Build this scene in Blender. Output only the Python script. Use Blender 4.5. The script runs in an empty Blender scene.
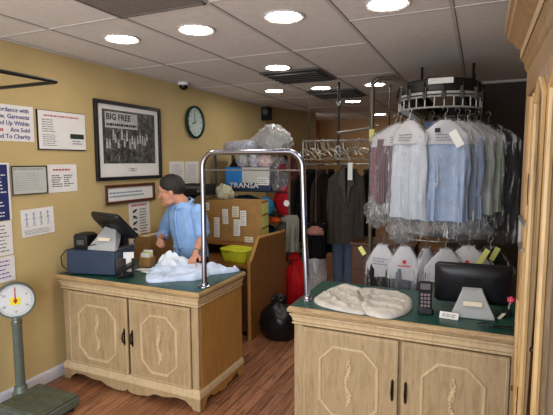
import bpy, bmesh, math, random
from math import sin, cos, pi, radians as R
from mathutils import Vector as V, Matrix, noise, Euler

random.seed(7)
SC = bpy.context.scene
COL = SC.collection

# ------------------------------------------------------------------ colour
def lin(c):
    c = c / 255.0
    return c / 12.92 if c <= 0.04045 else ((c + 0.055) / 1.055) ** 2.4
def S(r, g, b):
    return (lin(r), lin(g), lin(b), 1.0)

# ------------------------------------------------------------------ materials
def nt(name):
    m = bpy.data.materials.new(name); m.use_nodes = True
    t = m.node_tree; b = t.nodes['Principled BSDF']
    return m, t, b
def coords(t, scale=(1, 1, 1), rot=(0, 0, 0), obj=True):
    tc = t.nodes.new('ShaderNodeTexCoord'); mp = t.nodes.new('ShaderNodeMapping')
    mp.inputs['Scale'].default_value = scale; mp.inputs['Rotation'].default_value = rot
    t.links.new(tc.outputs['Object'], mp.inputs['Vector'])
    return mp.outputs['Vector']
def ramp(t, fac, stops):
    r = t.nodes.new('ShaderNodeValToRGB'); e = r.color_ramp.elements
    e[0].position, e[0].color = stops[0]
    e[1].position, e[1].color = stops[-1]
    for p, c in stops[1:-1]:
        k = e.new(p); k.color = c
    t.links.new(fac, r.inputs['Fac'])
    return r.outputs['Color']
def noise_tex(t, vec, scale, detail=3, rough=.55, dist=0.0):
    n = t.nodes.new('ShaderNodeTexNoise')
    n.inputs['Scale'].default_value = scale; n.inputs['Detail'].default_value = detail
    n.inputs['Roughness'].default_value = rough; n.inputs['Distortion'].default_value = dist
    if vec is not None: t.links.new(vec, n.inputs['Vector'])
    return n.outputs['Fac']
def bump(t, b, h, strength=.2, dist=.01):
    n = t.nodes.new('ShaderNodeBump'); n.inputs['Strength'].default_value = strength
    n.inputs['Distance'].default_value = dist
    t.links.new(h, n.inputs['Height']); t.links.new(n.outputs['Normal'], b.inputs['Normal'])
def shade(c, k):
    return (c[0] * k, c[1] * k, c[2] * k, 1)
def plain(name, col, rough=.6, metal=0., var=.12, scale=9., bmp=0., spec=.4, sss=0.):
    m, t, b = nt(name)
    v = coords(t)
    f = noise_tex(t, v, scale)
    t.links.new(ramp(t, f, [(.3, shade(col, 1 - var)), (.7, shade(col, 1 + var))]), b.inputs['Base Color'])
    b.inputs['Roughness'].default_value = rough; b.inputs['Metallic'].default_value = metal
    b.inputs['Specular IOR Level'].default_value = spec
    if bmp:
        bump(t, b, noise_tex(t, v, scale * 6, 4), bmp, .006)
    return m
def wood(name, base, dark, grain=(9, 9, 1.2), rough=.5, bmp=.12, scale=4.0):
    m, t, b = nt(name)
    v = coords(t, grain)
    f = noise_tex(t, v, scale, 5, .6, .8)
    f2 = noise_tex(t, coords(t, (grain[0] * 4, grain[1] * 4, grain[2] * 2.2)), scale * 2.2, 3, .6)
    mx = t.nodes.new('ShaderNodeMath'); mx.operation = 'MULTIPLY_ADD'
    mx.inputs[1].default_value = .45; t.links.new(f2, mx.inputs[0])
    ml = t.nodes.new('ShaderNodeMath'); ml.operation = 'MULTIPLY'; ml.inputs[1].default_value = .55
    t.links.new(f, ml.inputs[0]); t.links.new(ml.outputs[0], mx.inputs[2])
    t.links.new(ramp(t, mx.outputs[0], [(.36, dark), (.5, base), (.66, shade(base, 1.16))]), b.inputs['Base Color'])
    b.inputs['Roughness'].default_value = rough
    bump(t, b, f2, bmp, .004)
    return m
def cloth(name, col, rough=.9, stripe=None, fold=.25):
    m, t, b = nt(name)
    v = coords(t)
    f = noise_tex(t, v, 14, 4)
    c = ramp(t, f, [(.3, shade(col, .86)), (.7, shade(col, 1.1))])
    if stripe:
        w = t.nodes.new('ShaderNodeTexWave'); w.inputs['Scale'].default_value = stripe[1]
        w.bands_direction = 'X'; t.links.new(v, w.inputs['Vector'])
        mx = t.nodes.new('ShaderNodeMix'); mx.data_type = 'RGBA'
        rr = ramp(t, w.outputs['Fac'], [(.62, (0, 0, 0, 1)), (.8, (1, 1, 1, 1))])
        t.links.new(rr, mx.inputs['Factor']); t.links.new(c, mx.inputs['A'])
        mx.inputs['B'].default_value = stripe[0]; c = mx.outputs['Result']
    t.links.new(c, b.inputs['Base Color'])
    b.inputs['Roughness'].default_value = rough; b.inputs['Specular IOR Level'].default_value = .15
    bump(t, b, noise_tex(t, v, 22, 4), fold, .012)
    return m
def film(name, tint=(1, 1, 1, 1), white=.1, crinkle=26., hi=.55, rough=.14, vs=.45):
    # thin clear plastic: mostly see-through, with pale creases and sharp glints
    m, t, b = nt(name)
    v = coords(t, (1, 1, vs))
    n = noise_tex(t, v, crinkle, 4, .62, .6)
    b.inputs['Base Color'].default_value = (.62, .63, .64, 1)
    b.inputs['Roughness'].default_value = rough
    b.inputs['Specular IOR Level'].default_value = .8
    bump(t, b, n, .8, .02)
    tr = t.nodes.new('ShaderNodeBsdfTransparent'); tr.inputs['Color'].default_value = tint
    mx = t.nodes.new('ShaderNodeMixShader')
    fac = ramp(t, n, [(.42, (white,) * 3 + (1,)), (.56, (white * 1.6,) * 3 + (1,)), (.7, (hi,) * 3 + (1,))])
    t.links.new(fac, mx.inputs['Fac'])
    t.links.new(tr.outputs[0], mx.inputs[1]); t.links.new(b.outputs[0], mx.inputs[2])
    t.links.new(mx.outputs[0], t.nodes['Material Output'].inputs['Surface'])
    return m
def glow(name, col, strength):
    m, t, b = nt(name)
    b.inputs['Base Color'].default_value = col
    b.inputs['Emission Color'].default_value = col
    b.inputs['Emission Strength'].default_value = strength
    return m

M = {}
def wall_paint(name, a, bcol):
    m, t, b = nt(name)
    v = coords(t)
    f = noise_tex(t, v, 1.6, 3)
    t.links.new(ramp(t, f, [(.3, a), (.7, bcol)]), b.inputs['Base Color'])
    b.inputs['Roughness'].default_value = .62; b.inputs['Specular IOR Level'].default_value = .3
    bump(t, b, noise_tex(t, v, 160, 2), .08, .002)
    return m
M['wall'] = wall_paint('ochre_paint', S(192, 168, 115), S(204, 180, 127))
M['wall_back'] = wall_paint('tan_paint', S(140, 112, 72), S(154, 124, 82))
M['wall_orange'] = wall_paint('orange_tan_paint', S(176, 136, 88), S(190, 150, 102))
M['wall_dark'] = wall_paint('brown_paint_baked_shade', S(58, 47, 38), S(66, 54, 44))  # shadow on the rear right wall is put into its dark colour
M['ceil'] = plain('ceiling_tile', S(228, 223, 216), .95, var=.05, scale=30, bmp=.25, spec=.1)
M['grid'] = plain('ceiling_grid', S(204, 199, 192), .6, var=.04)
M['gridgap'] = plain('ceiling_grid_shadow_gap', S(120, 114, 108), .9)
M['white'] = plain('white_paint', S(225, 226, 230), .45, var=.03)
M['base'] = plain('baseboard_paint', S(222, 222, 232), .4, var=.03)

def floor_mat():
    m, t, b = nt('plank_floor')
    tc = t.nodes.new('ShaderNodeTexCoord'); mp = t.nodes.new('ShaderNodeMapping')
    mp.inputs['Rotation'].default_value = (0, 0, pi / 2)
    t.links.new(tc.outputs['Object'], mp.inputs['Vector'])
    br = t.nodes.new('ShaderNodeTexBrick')
    br.inputs['Scale'].default_value = 1.0
    br.inputs['Brick Width'].default_value = .9; br.inputs['Row Height'].default_value = .075
    br.inputs['Mortar Size'].default_value = .0025; br.offset = .37
    br.inputs['Color1'].default_value = S(166, 116, 84); br.inputs['Color2'].default_value = S(138, 92, 64)
    br.inputs['Mortar'].default_value = S(52, 32, 24)
    t.links.new(mp.outputs['Vector'], br.inputs['Vector'])
    g = noise_tex(t, coords(t, (26, 2.0, 1)), 2.2, 5, .65, .6)
    mx = t.nodes.new('ShaderNodeMix'); mx.data_type = 'RGBA'; mx.blend_type = 'MULTIPLY'
    mx.inputs['Factor'].default_value = .9
    t.links.new(br.outputs['Color'], mx.inputs['A'])
    t.links.new(ramp(t, g, [(.34, (.42, .36, .34, 1)), (.5, (.95, .93, .9, 1)), (.68, (1.5, 1.42, 1.34, 1))]), mx.inputs['B'])
    t.links.new(mx.outputs['Result'], b.inputs['Base Color'])
    b.inputs['Roughness'].default_value = .38
    bump(t, b, g, .08, .003)
    return m
M['floor'] = floor_mat()
M['oak'] = wood('pickled_oak', S(174, 149, 110), S(150, 125, 88))
M['oak_side'] = wood('amber_oak_side', S(180, 134, 70), S(160, 114, 56), (9, 9, 1.0), .35)
M['oak_light'] = wood('pale_oak_moulding', S(204, 180, 140), S(186, 160, 120))
M['oak_edge'] = wood('oak_edge_strip', S(176, 146, 102), S(134, 104, 66), (1.2, 9, 9))
M['hutch'] = wood('honey_oak', S(162, 126, 80), S(116, 84, 48), (9, 9, .9), .35)
M['hutch_light'] = wood('honey_oak_pale', S(196, 160, 106), S(160, 122, 72), (9, 9, .9), .32)
M['desk'] = wood('brown_veneer', S(146, 98, 46), S(120, 76, 34), (7, 7, .8), .4)
M['desk_edge'] = wood('tan_edge_band', S(180, 134, 76), S(150, 106, 56))
M['chest'] = wood('dark_brown_wood', S(88, 52, 26), S(64, 36, 18), (6, 6, 1), .5)
M['green'] = plain('dark_green_laminate', S(30, 74, 62), .3, var=.25, scale=60)
M['alu'] = plain('dull_aluminium', S(150, 148, 142), .5, .25, var=.15, scale=20)
M['bronze'] = plain('aged_bronze', S(58, 44, 32), .35, .85, var=.2)
M['chrome'] = plain('chrome', S(158, 160, 176), .2, 1.0, var=.04)
M['steel'] = plain('dull_steel', S(150, 148, 142), .38, .85, var=.08)
M['darksteel'] = plain('dark_steel', S(46, 44, 42), .45, .7, var=.15)
M['black'] = plain('black_plastic', S(24, 24, 27), .38, var=.15)
M['blackgloss'] = plain('black_gloss', S(14, 15, 18), .12, var=.1)
M['blackmatte'] = plain('black_matte', S(20, 19, 20), .85, var=.2)
M['navybox'] = plain('blue_grey_metal', S(52, 66, 88), .42, .25, var=.08)
M['greyplastic'] = plain('grey_plastic', S(168, 170, 170), .4, var=.05)
M['greydark'] = plain('dark_grey_plastic', S(84, 81, 78), .45, var=.08)
M['paper'] = plain('white_paper', S(232, 229, 224), .8, var=.03)
M['cream'] = plain('cream_card', S(226, 216, 186), .8, var=.04)
M['greycard'] = plain('grey_card', S(196, 196, 188), .8, var=.04)
M['ink'] = plain('grey_ink', S(112, 112, 120), .8, var=.1)
M['inkdark'] = plain('dark_ink', S(40, 40, 48), .8, var=.1)
M['inkblue'] = plain('blue_ink', S(58, 62, 130), .8)
M['inkred'] = plain('red_ink', S(186, 38, 44), .8)
M['posterblue'] = plain('navy_poster', S(38, 50, 100), .5, var=.1)
M['framewood'] = wood('mahogany_frame', S(92, 46, 26), S(64, 30, 18), (6, 6, 6), .35)
M['scale'] = plain('grey_green_enamel', S(98, 108, 98), .42, .2, var=.12, scale=20)
M['scaletop'] = plain('worn_platform', S(92, 98, 84), .55, .2, var=.22, scale=24, bmp=.1)
M['yellow'] = plain('yellow_sticker', S(236, 226, 40), .5, var=.03)
M['ltyellow'] = plain('yellow_green_card', S(212, 214, 122), .7, var=.05)
M['basket'] = plain('lime_yellow_plastic', S(206, 206, 46), .45, var=.12)
M['card'] = plain('cardboard', S(160, 120, 68), .85, var=.12, scale=16, bmp=.05)
M['carddark'] = plain('cardboard_dark', S(150, 108, 58), .85, var=.12, scale=16)
M['tra_blue'] = plain('bright_blue_print', S(40, 120, 196), .5, var=.06)
M['tra_navy'] = plain('navy_print', S(34, 52, 84), .6, var=.12)
M['red'] = cloth('red_nylon', S(190, 24, 30), .6)
M['redcap'] = cloth('dark_red_cloth', S(150, 16, 30), .8)
M['skyblue'] = cloth('sky_blue_cloth', S(60, 156, 214), .7)
M['teal'] = cloth('dark_teal_cloth', S(28, 60, 76), .8)
M['trash'] = plain('black_bin_bag', S(16, 16, 18), .28, var=.2, scale=8, bmp=.5)
M['greycloth'] = cloth('grey_cloth', S(124, 122, 110))
M['khaki'] = cloth('pale_khaki_cloth', S(206, 201, 192), .9, fold=.45)
M['khakidark'] = cloth('khaki_painted_shade', S(150, 138, 120), .9)
M['shirtblue'] = cloth('mid_blue_shirting', S(146, 182, 228), .85, fold=.4)
M['pileblue'] = cloth('pale_blue_shirting', S(204, 219, 242), .85, fold=.4)
M['pilewhite'] = cloth('white_shirting', S(226, 234, 244), .85, fold=.4)
M['skin'] = plain('skin', S(206, 146, 116), .5, var=.06, scale=30)
M['hair'] = plain('dark_hair', S(40, 36, 33), .5, var=.35, scale=70, bmp=.6)
M['trouser'] = cloth('charcoal_trousers', S(44, 46, 54))
M['eye'] = plain('eye_white', S(222, 216, 208), .3, var=.02)
M['iris'] = plain('iris_dark', S(34, 22, 16), .3)
M['lip'] = plain('lip', S(168, 92, 82), .5)
M['film'] = film('clear_garment_plastic', white=.03, hi=.85, crinkle=34, vs=.16, rough=.10)
M['filmthick'] = film('crinkled_plastic', tint=(.86, .86, .86, 1), white=.10, hi=.65, crinkle=30)
M['filmbag'] = film('cloudy_plastic_bag', white=.3, hi=.7, crinkle=20)
M['clear'] = film('clear_laundry_bag', white=.30, hi=.6, crinkle=12)
M['glass'] = film('cabinet_glass', white=.12, hi=.16, crinkle=1.5, rough=.05)
M['cape'] = plain('paper_shoulder_cape', S(182, 180, 182), .75, var=.05)
M['light'] = glow('downlight_lens', (1.0, .93, .84, 1), 41.0)
M['hutch_in'] = plain('cabinet_inside', S(120, 92, 60), .7, var=.1)

def photo_mat():
    m, t, b = nt('monochrome_photograph')
    v = coords(t)
    a = noise_tex(t, v, 16, 8, .75, .4)
    c = ramp(t, a, [(.36, S(22, 21, 20)), (.5, S(72, 70, 67)), (.6, S(116, 113, 108)), (.72, S(186, 184, 178))])
    t.links.new(c, b.inputs['Base Color']); b.inputs['Roughness'].default_value = .3
    return m
M['photo'] = photo_mat()

# ------------------------------------------------------------------ mesh builder
class MB:
    def __init__(s): s.v = []; s.f = []; s.mi = []; s.cur = 0
    def add(s, vs, fs, T=None):
        b = len(s.v)
        s.v += [tuple(T @ V(p)) if T is not None else tuple(p) for p in vs]
        for f in fs:
            s.f.append(tuple(b + i for i in f)); s.mi.append(s.cur)
        return s
    def box(s, x0, x1, y0, y1, z0, z1, T=None):
        vs = [(x, y, z) for x in (x0, x1) for y in (y0, y1) for z in (z0, z1)]
        fs = [(0, 1, 3, 2), (4, 6, 7, 5), (0, 4, 5, 1), (2, 3, 7, 6), (0, 2, 6, 4), (1, 5, 7, 3)]
        return s.add(vs, fs, T)
    def rings(s, rs, cap=True, closed=False, T=None):
        n = len(rs[0]); vs = [p for r in rs for p in r]; fs = []
        k = len(rs)
        for i in range(k if closed else k - 1):
            a, b = i * n, ((i + 1) % k) * n
            for j in range(n):
                j2 = (j + 1) % n
                fs.append((a + j, a + j2, b + j2, b + j))
        if cap and not closed:
            fs.append(tuple(reversed(range(n)))); fs.append(tuple((k - 1) * n + j for j in range(n)))
        return s.add(vs, fs, T)
    def tube(s, pts, r, n=8, closed=False, cap=True, T=None):
        pts = [V(p) for p in pts]; k = len(pts)
        rad = r if isinstance(r, (list, tuple)) else [r] * k
        tang = []
        for i in range(k):
            a = pts[(i - 1) % k] if (closed or i > 0) else pts[i]
            b = pts[(i + 1) % k] if (closed or i < k - 1) else pts[i]
            d = (b - a); tang.append(d.normalized() if d.length > 1e-9 else V((0, 0, 1)))
        up = V((0, 0, 1)) if abs(tang[0].z) < .9 else V((1, 0, 0))
        nrm = tang[0].cross(up).normalized(); rs = []
        for i in range(k):
            t = tang[i]; nrm = (nrm - t * nrm.dot(t))
            nrm = nrm.normalized() if nrm.length > 1e-6 else t.orthogonal().normalized()
            bi = t.cross(nrm)
            rs.append([tuple(pts[i] + (nrm * cos(2 * pi * j / n) + bi * sin(2 * pi * j / n)) * rad[i]) for j in range(n)])
        return s.rings(rs, cap, closed, T)
    def lathe(s, prof, c=(0, 0, 0), n=24, T=None):
        rs = [[(c[0] + r * cos(2 * pi * j / n), c[1] + r * sin(2 * pi * j / n), c[2] + z) for j in range(n)] for r, z in prof]
        return s.rings(rs, True, False, T)
    def ell(s, c, r, nu=16, nv=10, T=None, q=None):
        rs = []
        for i in range(nv + 1):
            a = -pi / 2 + pi * i / nv
            k = max(cos(a), .02)
            ring = []
            for j in range(nu):
                p = V((r[0] * k * cos(2 * pi * j / nu), r[1] * k * sin(2 * pi * j / nu), r[2] * sin(a)))
                if q is not None: p = q @ p
                ring.append(tuple(V(c) + p))
            rs.append(ring)
        return s.rings(rs, True, False, T)
    def caps(s, p0, r0, p1, r1, n=14):
        p0, p1 = V(p0), V(p1); d = (p1 - p0).normalized(); pts = []; rad = []
        for a in (-80, -55, -28): pts.append(p0 + d * r0 * sin(R(a))); rad.append(r0 * cos(R(a)))
        pts += [p0, p1]; rad += [r0, r1]
        for a in (28, 55, 80): pts.append(p1 + d * r1 * sin(R(a))); rad.append(r1 * cos(R(a)))
        return s.tube(pts, rad, n)
    def chain(s, pts, rad, n=14):
        for i in range(len(pts) - 1): s.caps(pts[i], rad[i], pts[i + 1], rad[i + 1], n)
        return s
    def prism(s, poly, z0, z1, T=None):
        n = len(poly)
        vs = [(x, y, z0) for x, y in poly] + [(x, y, z1) for x, y in poly]
        fs = [tuple(reversed(range(n))), tuple(range(n, 2 * n))] + [(i, (i + 1) % n, n + (i + 1) % n, n + i) for i in range(n)]
        return s.add(vs, fs, T)
    def grid(s, nu, nv, fn, cu=False, T=None):
        vs = [fn(i / (nu if cu else nu - 1), j / (nv - 1)) for j in range(nv) for i in range(nu)]
        fs = []
        for j in range(nv - 1):
            for i in range(nu if cu else nu - 1):
                i2 = (i + 1) % nu
                fs.append((j * nu + i, j * nu + i2, (j + 1) * nu + i2, (j + 1) * nu + i))
        return s.add(vs, fs, T)
    def build(s, name, mats, parent=None, loc=None, bevel=0, smooth=True, ang=38, solid=0):
        me = bpy.data.meshes.new(name); me.from_pydata(s.v, [], s.f)
        for m in (mats if isinstance(mats, (list, tuple)) else [mats]): me.materials.append(m)
        me.polygons.foreach_set('material_index', s.mi)
        bm = bmesh.new(); bm.from_mesh(me); bmesh.ops.recalc_face_normals(bm, faces=bm.faces); bm.to_mesh(me); bm.free()
        if smooth:
            me.polygons.foreach_set('use_smooth', [True] * len(me.polygons)); me.set_sharp_from_angle(angle=R(ang))
        o = bpy.data.objects.new(name, me); COL.objects.link(o)
        if parent: o.parent = parent
        if loc: o.location = loc
        if solid:
            q = o.modifiers.new('thickness', 'SOLIDIFY'); q.thickness = solid; q.offset = 0
        if bevel:
            q = o.modifiers.new('bevel', 'BEVEL'); q.width = bevel; q.segments = 2; q.limit_method = 'ANGLE'; q.angle_limit = R(40)
        return o

def tag(o, label=None, cat=None, group=None, kind=None):
    if label: o['label'] = label
    if cat: o['category'] = cat
    if group: o['group'] = group
    if kind: o['kind'] = kind
    return o
def thing(name, label, cat, loc=(0, 0, 0), rz=0., group=None, rot=None):
    o = bpy.data.objects.new(name, None); o.empty_display_size = .05; COL.objects.link(o)
    o.location = loc; o.rotation_euler = rot if rot else (0, 0, rz)
    return tag(o, label, cat, group)
def struct(name, mb, mat, **k):
    return tag(mb.build(name, mat, **k), kind='structure')
def dup(o, parent=None):
    c = o.copy(); COL.objects.link(c)
    if parent: c.parent = parent
    for ch in list(o.children): dup(ch, c)
    return c
def text(body, size, parent, loc, mat, name='lettering', align='LEFT', rot=(0, 0, 0), bold=0.0, sx=1.0):
    cu = bpy.data.curves.new(name, 'FONT'); cu.body = body; cu.size = size; cu.align_x = align; cu.align_y = 'CENTER'
    cu.extrude = .0006; cu.offset = bold; cu.resolution_u = 2
    cu.materials.append(mat)
    tmp = bpy.data.objects.new('tmp', cu); COL.objects.link(tmp)
    dg = bpy.context.evaluated_depsgraph_get(); dg.update()
    me = bpy.data.meshes.new_from_object(tmp.evaluated_get(dg)); me.name = name
    bpy.data.objects.remove(tmp); bpy.data.curves.remove(cu)
    if not me.materials: me.materials.append(mat)
    o = bpy.data.objects.new(name, me); COL.objects.link(o); o.parent = parent; o.location = loc
    o.rotation_euler = rot; o.scale = (sx, 1, 1)
    return o

# ================================================================== SETTING
CEIL = 2.62
WX = -3.1
struct('floor', MB().box(-3.6, 1.4, -1.6, 9.7, -.06, 0), M['floor'])
struct('wall_left', MB().box(WX - .12, WX, -1.6, 6.55, 0, CEIL), M['wall'])
# angled wall that carries on towards the back of the shop
d = V((.40, 1.25, 0)); ln = d.length; a = math.atan2(d.y, d.x)
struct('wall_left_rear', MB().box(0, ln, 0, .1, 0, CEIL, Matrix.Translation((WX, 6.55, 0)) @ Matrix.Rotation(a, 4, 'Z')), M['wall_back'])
struct('wall_back', MB().box(-3.6, .9, 9.5, 9.62, 0, CEIL), M['wall_orange'])
struct('wall_left_far', MB().box(-3.3, -3.2, 7.8, 9.5, 0, CEIL), M['wall_orange'])
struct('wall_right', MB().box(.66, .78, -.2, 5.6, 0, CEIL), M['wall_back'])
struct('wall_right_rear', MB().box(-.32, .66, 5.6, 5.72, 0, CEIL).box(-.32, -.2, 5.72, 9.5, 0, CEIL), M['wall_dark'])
struct('trim_ceiling', MB().box(-.30, .66, 5.57, 5.6, CEIL - .03, CEIL - .004), M['grid'])
struct('baseboard_left', MB().box(WX, WX + .016, -1.6, 6.5, 0, .088).box(WX, WX + .01, -1.6, 6.5, .088, .1), M['base'], bevel=.003)
struct('ceiling', MB().box(-3.6, 1.4, -1.6, 9.7, CEIL, CEIL + .05), M['ceil'])
# ceiling grid: T-bars between the tiles
g = MB()
for k in range(-1, 7):
    x = -2.62 + .61 * k
    g.box(x - .011, x + .011, -1.6, 9.5, CEIL - .004, CEIL + .001)
for k in range(-3, 7):
    y = 2.22 + 1.22 * k
    g.box(-3.1, -.79, y - .009, y + .009, CEIL - .0035, CEIL + .001)
g.box(-.79, .66, 2.86, 2.878, CEIL - .0035, CEIL + .001)
struct('ceiling_grid', g, M['grid'])
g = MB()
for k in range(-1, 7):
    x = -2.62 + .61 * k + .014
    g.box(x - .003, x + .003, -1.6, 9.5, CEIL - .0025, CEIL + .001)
struct('ceiling_grid_gap_shade', g, M['gridgap'])  # dark strips paint a shadow line beside each T-bar
# ceiling edge angle on the left wall
struct('trim_left', MB().box(WX, WX + .02, -1.6, 6.55, CEIL - .012, CEIL - .004), M['grid'])

# ------------------------------------------------------------------ downlights
def downlight():
    t = thing('downlight', 'x', 'ceiling light', (0, 0, 0))
    n = 32
    MB().lathe([(.103, -.002), (.128, -.002), (.128, -.008), (.118, -.012), (.103, -.006)], (0, 0, 0), n).build('trim_ring', M['grid'], t)
    MB().lathe([(.104, -.003), (.1035, -.0075), (.06, -.0095), (.001, -.010)], (0, 0, 0), n).build('lens', M['light'], t)
    return t
dl0 = None
for i, (x, y, lab) in enumerate([
    (-2.34, 2.59, 'round recessed ceiling light above the register, nearest of all to the left wall'),
    (-1.74, 2.62, 'round recessed ceiling light nearest the right corner of the ceiling grille'),
    (-1.11, 2.61, 'round recessed ceiling light in the front row above the chrome arch'),
    (-.50, 2.64, 'round recessed ceiling light farthest right in the front row'),
    (-1.74, 3.95, 'round recessed ceiling light directly before the nearer air vent'),
    (-2.34, 5.20, 'round recessed ceiling light leftmost of the row by the back wall corner'),
    (-1.75, 5.23, 'round recessed ceiling light between the two ceiling air vents'),
    (-1.12, 5.26, 'round recessed ceiling light beside the bent conveyor pipe'),
    (-1.71, 6.57, 'round recessed ceiling light just beyond the farther air vent'),
    (-1.72, 8.57, 'round recessed ceiling light farthest away at the back of the shop')]):
    if dl0 is None: dl0 = downlight(); o = dl0
    else: o = dup(dl0)
    o.location = (x, y, CEIL); o['label'] = lab; o['group'] = 'recessed ceiling lights'

# ------------------------------------------------------------------ ceiling vents, grille, camera, speaker
def vent(x, y, lab):
    t = thing('air_vent', lab, 'air vent', (x, y, CEIL), group='ceiling air vents')
    MB().box(-.29, .29, -.29, .29, -.006, -.002).build('backing', M['blackmatte'], t)
    f = MB()
    for s in (-1, 1):
        f.box(s * .29 - .015, s * .29 + .015, -.3, .3, -.02, -.004); f.box(-.3, .3, s * .29 - .015, s * .29 + .015, -.02, -.004)
    f.build('frame', M['greydark'], t, bevel=.002)
    for k in range(6):
        y0 = -.235 + k * .094
        q = MB().box(-.275, .275, -.028, .028, -.003, .003, Matrix.Translation((0, y0, -.022)) @ Matrix.Rotation(R(38), 4, 'X'))
        q.build('slat', M['greydark'], t)
vent(-1.70, 4.40, 'dark louvred ceiling air vent, nearer and larger looking of the two')
vent(-1.70, 5.72, 'dark louvred ceiling air vent farther back behind the hanging pole')

t = thing('ceiling_grille', 'textured grey square return grille panel in the ceiling at the top edge', 'grille', (-1.70, 1.60, CEIL))
MB().box(-.285, .285, -.6, .6, -.010, -.003).build('panel', plain('perforated_panel', S(128, 122, 114), .7, var=.3, scale=90), t)
f = MB()
for sx in (-1, 1): f.box(sx * .292 - .01, sx * .292 + .01, -.615, .615, -.013, -.003)
for sy in (-1, 1): f.box(-.3, .3, sy * .606 - .01, sy * .606 + .01, -.013, -.003)
f.build('frame', M['gridgap'], t)

t = thing('security_camera', 'small dark dome security camera on the ceiling above the big picture', 'camera', (-3.0, 4.25, CEIL))
MB().lathe([(.06, -.003), (.062, -.012), (.058, -.03), (.05, -.034)], (0, 0, 0), 24).build('mount', M['white'], t)
MB().lathe([(.048, -.034), (.048, -.045), (.04, -.066), (.022, -.08), (.003, -.085)], (0, 0, 0), 24).build('dome', M['blackgloss'], t)

t = thing('wall_speaker', 'small black box loudspeaker high in the far left wall corner', 'speaker', (-3.03, 6.45, 2.46))
MB().box(-.065, .065, -.06, .06, -.07, .12).build('cabinet', M['blackmatte'], t, bevel=.006)
MB().lathe([(.045, 0), (.045, .006), (.03, .004), (.012, .009)], (0, 0, 0), 20, Matrix.Translation((0, -.06, .05)) @ Matrix.Rotation(R(90), 4, 'X')).build('cone', M['greydark'], t)
MB().tube([(-.06, 0, 0), (-.03, .0, .0)], .012).build('bracket', M['darksteel'], t)

# ------------------------------------------------------------------ left wall papers and pictures
WROT = (R(90), 0, R(90))          # local x = along the wall, local y = up, local z = out of the wall
def bars(mb, x0, x1, y0, y1, rows, seed, fill=.55, z=.002, split=1, jag=.25):
    rnd = random.Random(seed); h = (y1 - y0) / rows
    for r in range(rows):
        yy = y1 - (r + .5) * h
        for c in range(split):
            a0 = x0 + (x1 - x0) * c / split; a1 = x0 + (x1 - x0) * (c + .88 if split > 1 else 1) / split
            a1 = a1 - (a1 - a0) * jag * rnd.random()
            x = a0
            while x < a1 - .004:
                w = min(a1 - x, rnd.uniform(.012, .035)); mb.box(x, x + w, yy - h * fill / 2, yy + h * fill / 2, z, z + .0006); x += w + .006
    return mb
def sheet(name, label, cat, y0, y1, z0, z1, mat, off=.004, tilt=0., group=None):
    t = thing(name, label, cat, (WX + off, (y0 + y1) / 2, (z0 + z1) / 2), group=group, rot=WROT)
    if tilt: t.rotation_euler = Euler((R(90), tilt, R(90)))
    w, h = (y1 - y0) / 2, (z1 - z0) / 2
    MB().box(-w, w, -h, h, -.001, .001).build('sheet', mat, t)
    return t, w, h
def frame(t, w, h, b, depth, mat):
    f = MB()
    f.box(-w, w, h - b, h, -.002, depth).box(-w, w, -h, -h + b, -.002, depth).box(-w, -w + b, -h + b, h - b, -.002, depth).box(w - b, w, -h + b, h - b, -.002, depth)
    return f.build('frame', mat, t, bevel=.003)

t, w, h = sheet('wall_notice', 'white notice in large blue lettering with one red word, cut by the left edge', 'notice', 1.62, 2.447, 1.905, 2.165, M['paper'])
for k, s_ in enumerate(['In Accordance with', 'State Law, Garments', 'Not Picked Up Within', None, 'Donated To Charity']):
    yy = h - .036 - k * .0475
    if s_: text(s_, .044, t, (w - .035, yy, .0022), M['inkblue'], align='RIGHT', bold=.0006)
    else:
        text('Are Sold', .044, t, (w - .035, yy, .0022), M['inkblue'], align='RIGHT', bold=.0006)
        text('Months', .044, t, (w - .245, yy, .0022), M['inkred'], name='red_lettering', align='RIGHT', bold=.0008)

t, w, h = sheet('mounted_notice', 'white mounted board notice with red heading and small dark block, above the framed licence', 'notice', 2.478, 2.93, 1.857, 2.152, M['paper'], .016)
MB().box(-w - .006, w + .002, -h - .008, h + .004, -.014, -.0015).build('backing_board', M['blackmatte'], t)
bars(MB(), -w + .05, w - .07, h - .045, h - .028, 1, 3, .7, jag=0).build('heading', plain('faded_red_ink', S(190, 110, 116), .8), t)
q = bars(MB(), -w + .03, -w + .15, -.02, h - .06, 6, 5, .35); bars(q, -w + .03, -w + .17, -h + .02, -.03, 6, 6, .3)
q.build('printed_text', M['ink'], t)
MB().box(w - .16, w - .02, -.06, -.02, .001, .0025).build('logo_block', plain('green_black_print', S(36, 48, 42), .6), t)
bars(MB(), w - .14, w - .04, -.11, -.07, 2, 9, .4).build('address_text', M['ink'], t)

t, w, h = sheet('blue_poster', 'dark blue poster with fine white lines at the left edge', 'poster', 1.86, 2.228, 1.34, 1.75, M['paper'])
MB().box(-w, w - .018, -h, h - .012, .001, .002).build('blue_field', M['posterblue'], t)
bars(MB(), -w + .02, w - .03, -h + .02, h - .05, 14, 11, .35, .0024).build('printed_text', M['paper'], t)

t, w, h = sheet('paper_notice', 'plain white typed page taped directly below the blue poster', 'notice', 1.90, 2.222, 1.088, 1.334, M['paper'])
bars(MB(), -w + .02, w - .02, -h + .02, h - .02, 8, 12, .3).build('printed_text', M['ink'], t)
t, w, h = sheet('paper_notice', 'white page with violet lines of print just above the scale dial', 'notice', 1.88, 2.226, .895, 1.08, M['paper'], .005)
bars(MB(), -w + .02, w - .02, -h + .02, h - .02, 5, 13, .3).build('printed_text', plain('violet_ink', S(120, 92, 176), .8), t)

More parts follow.
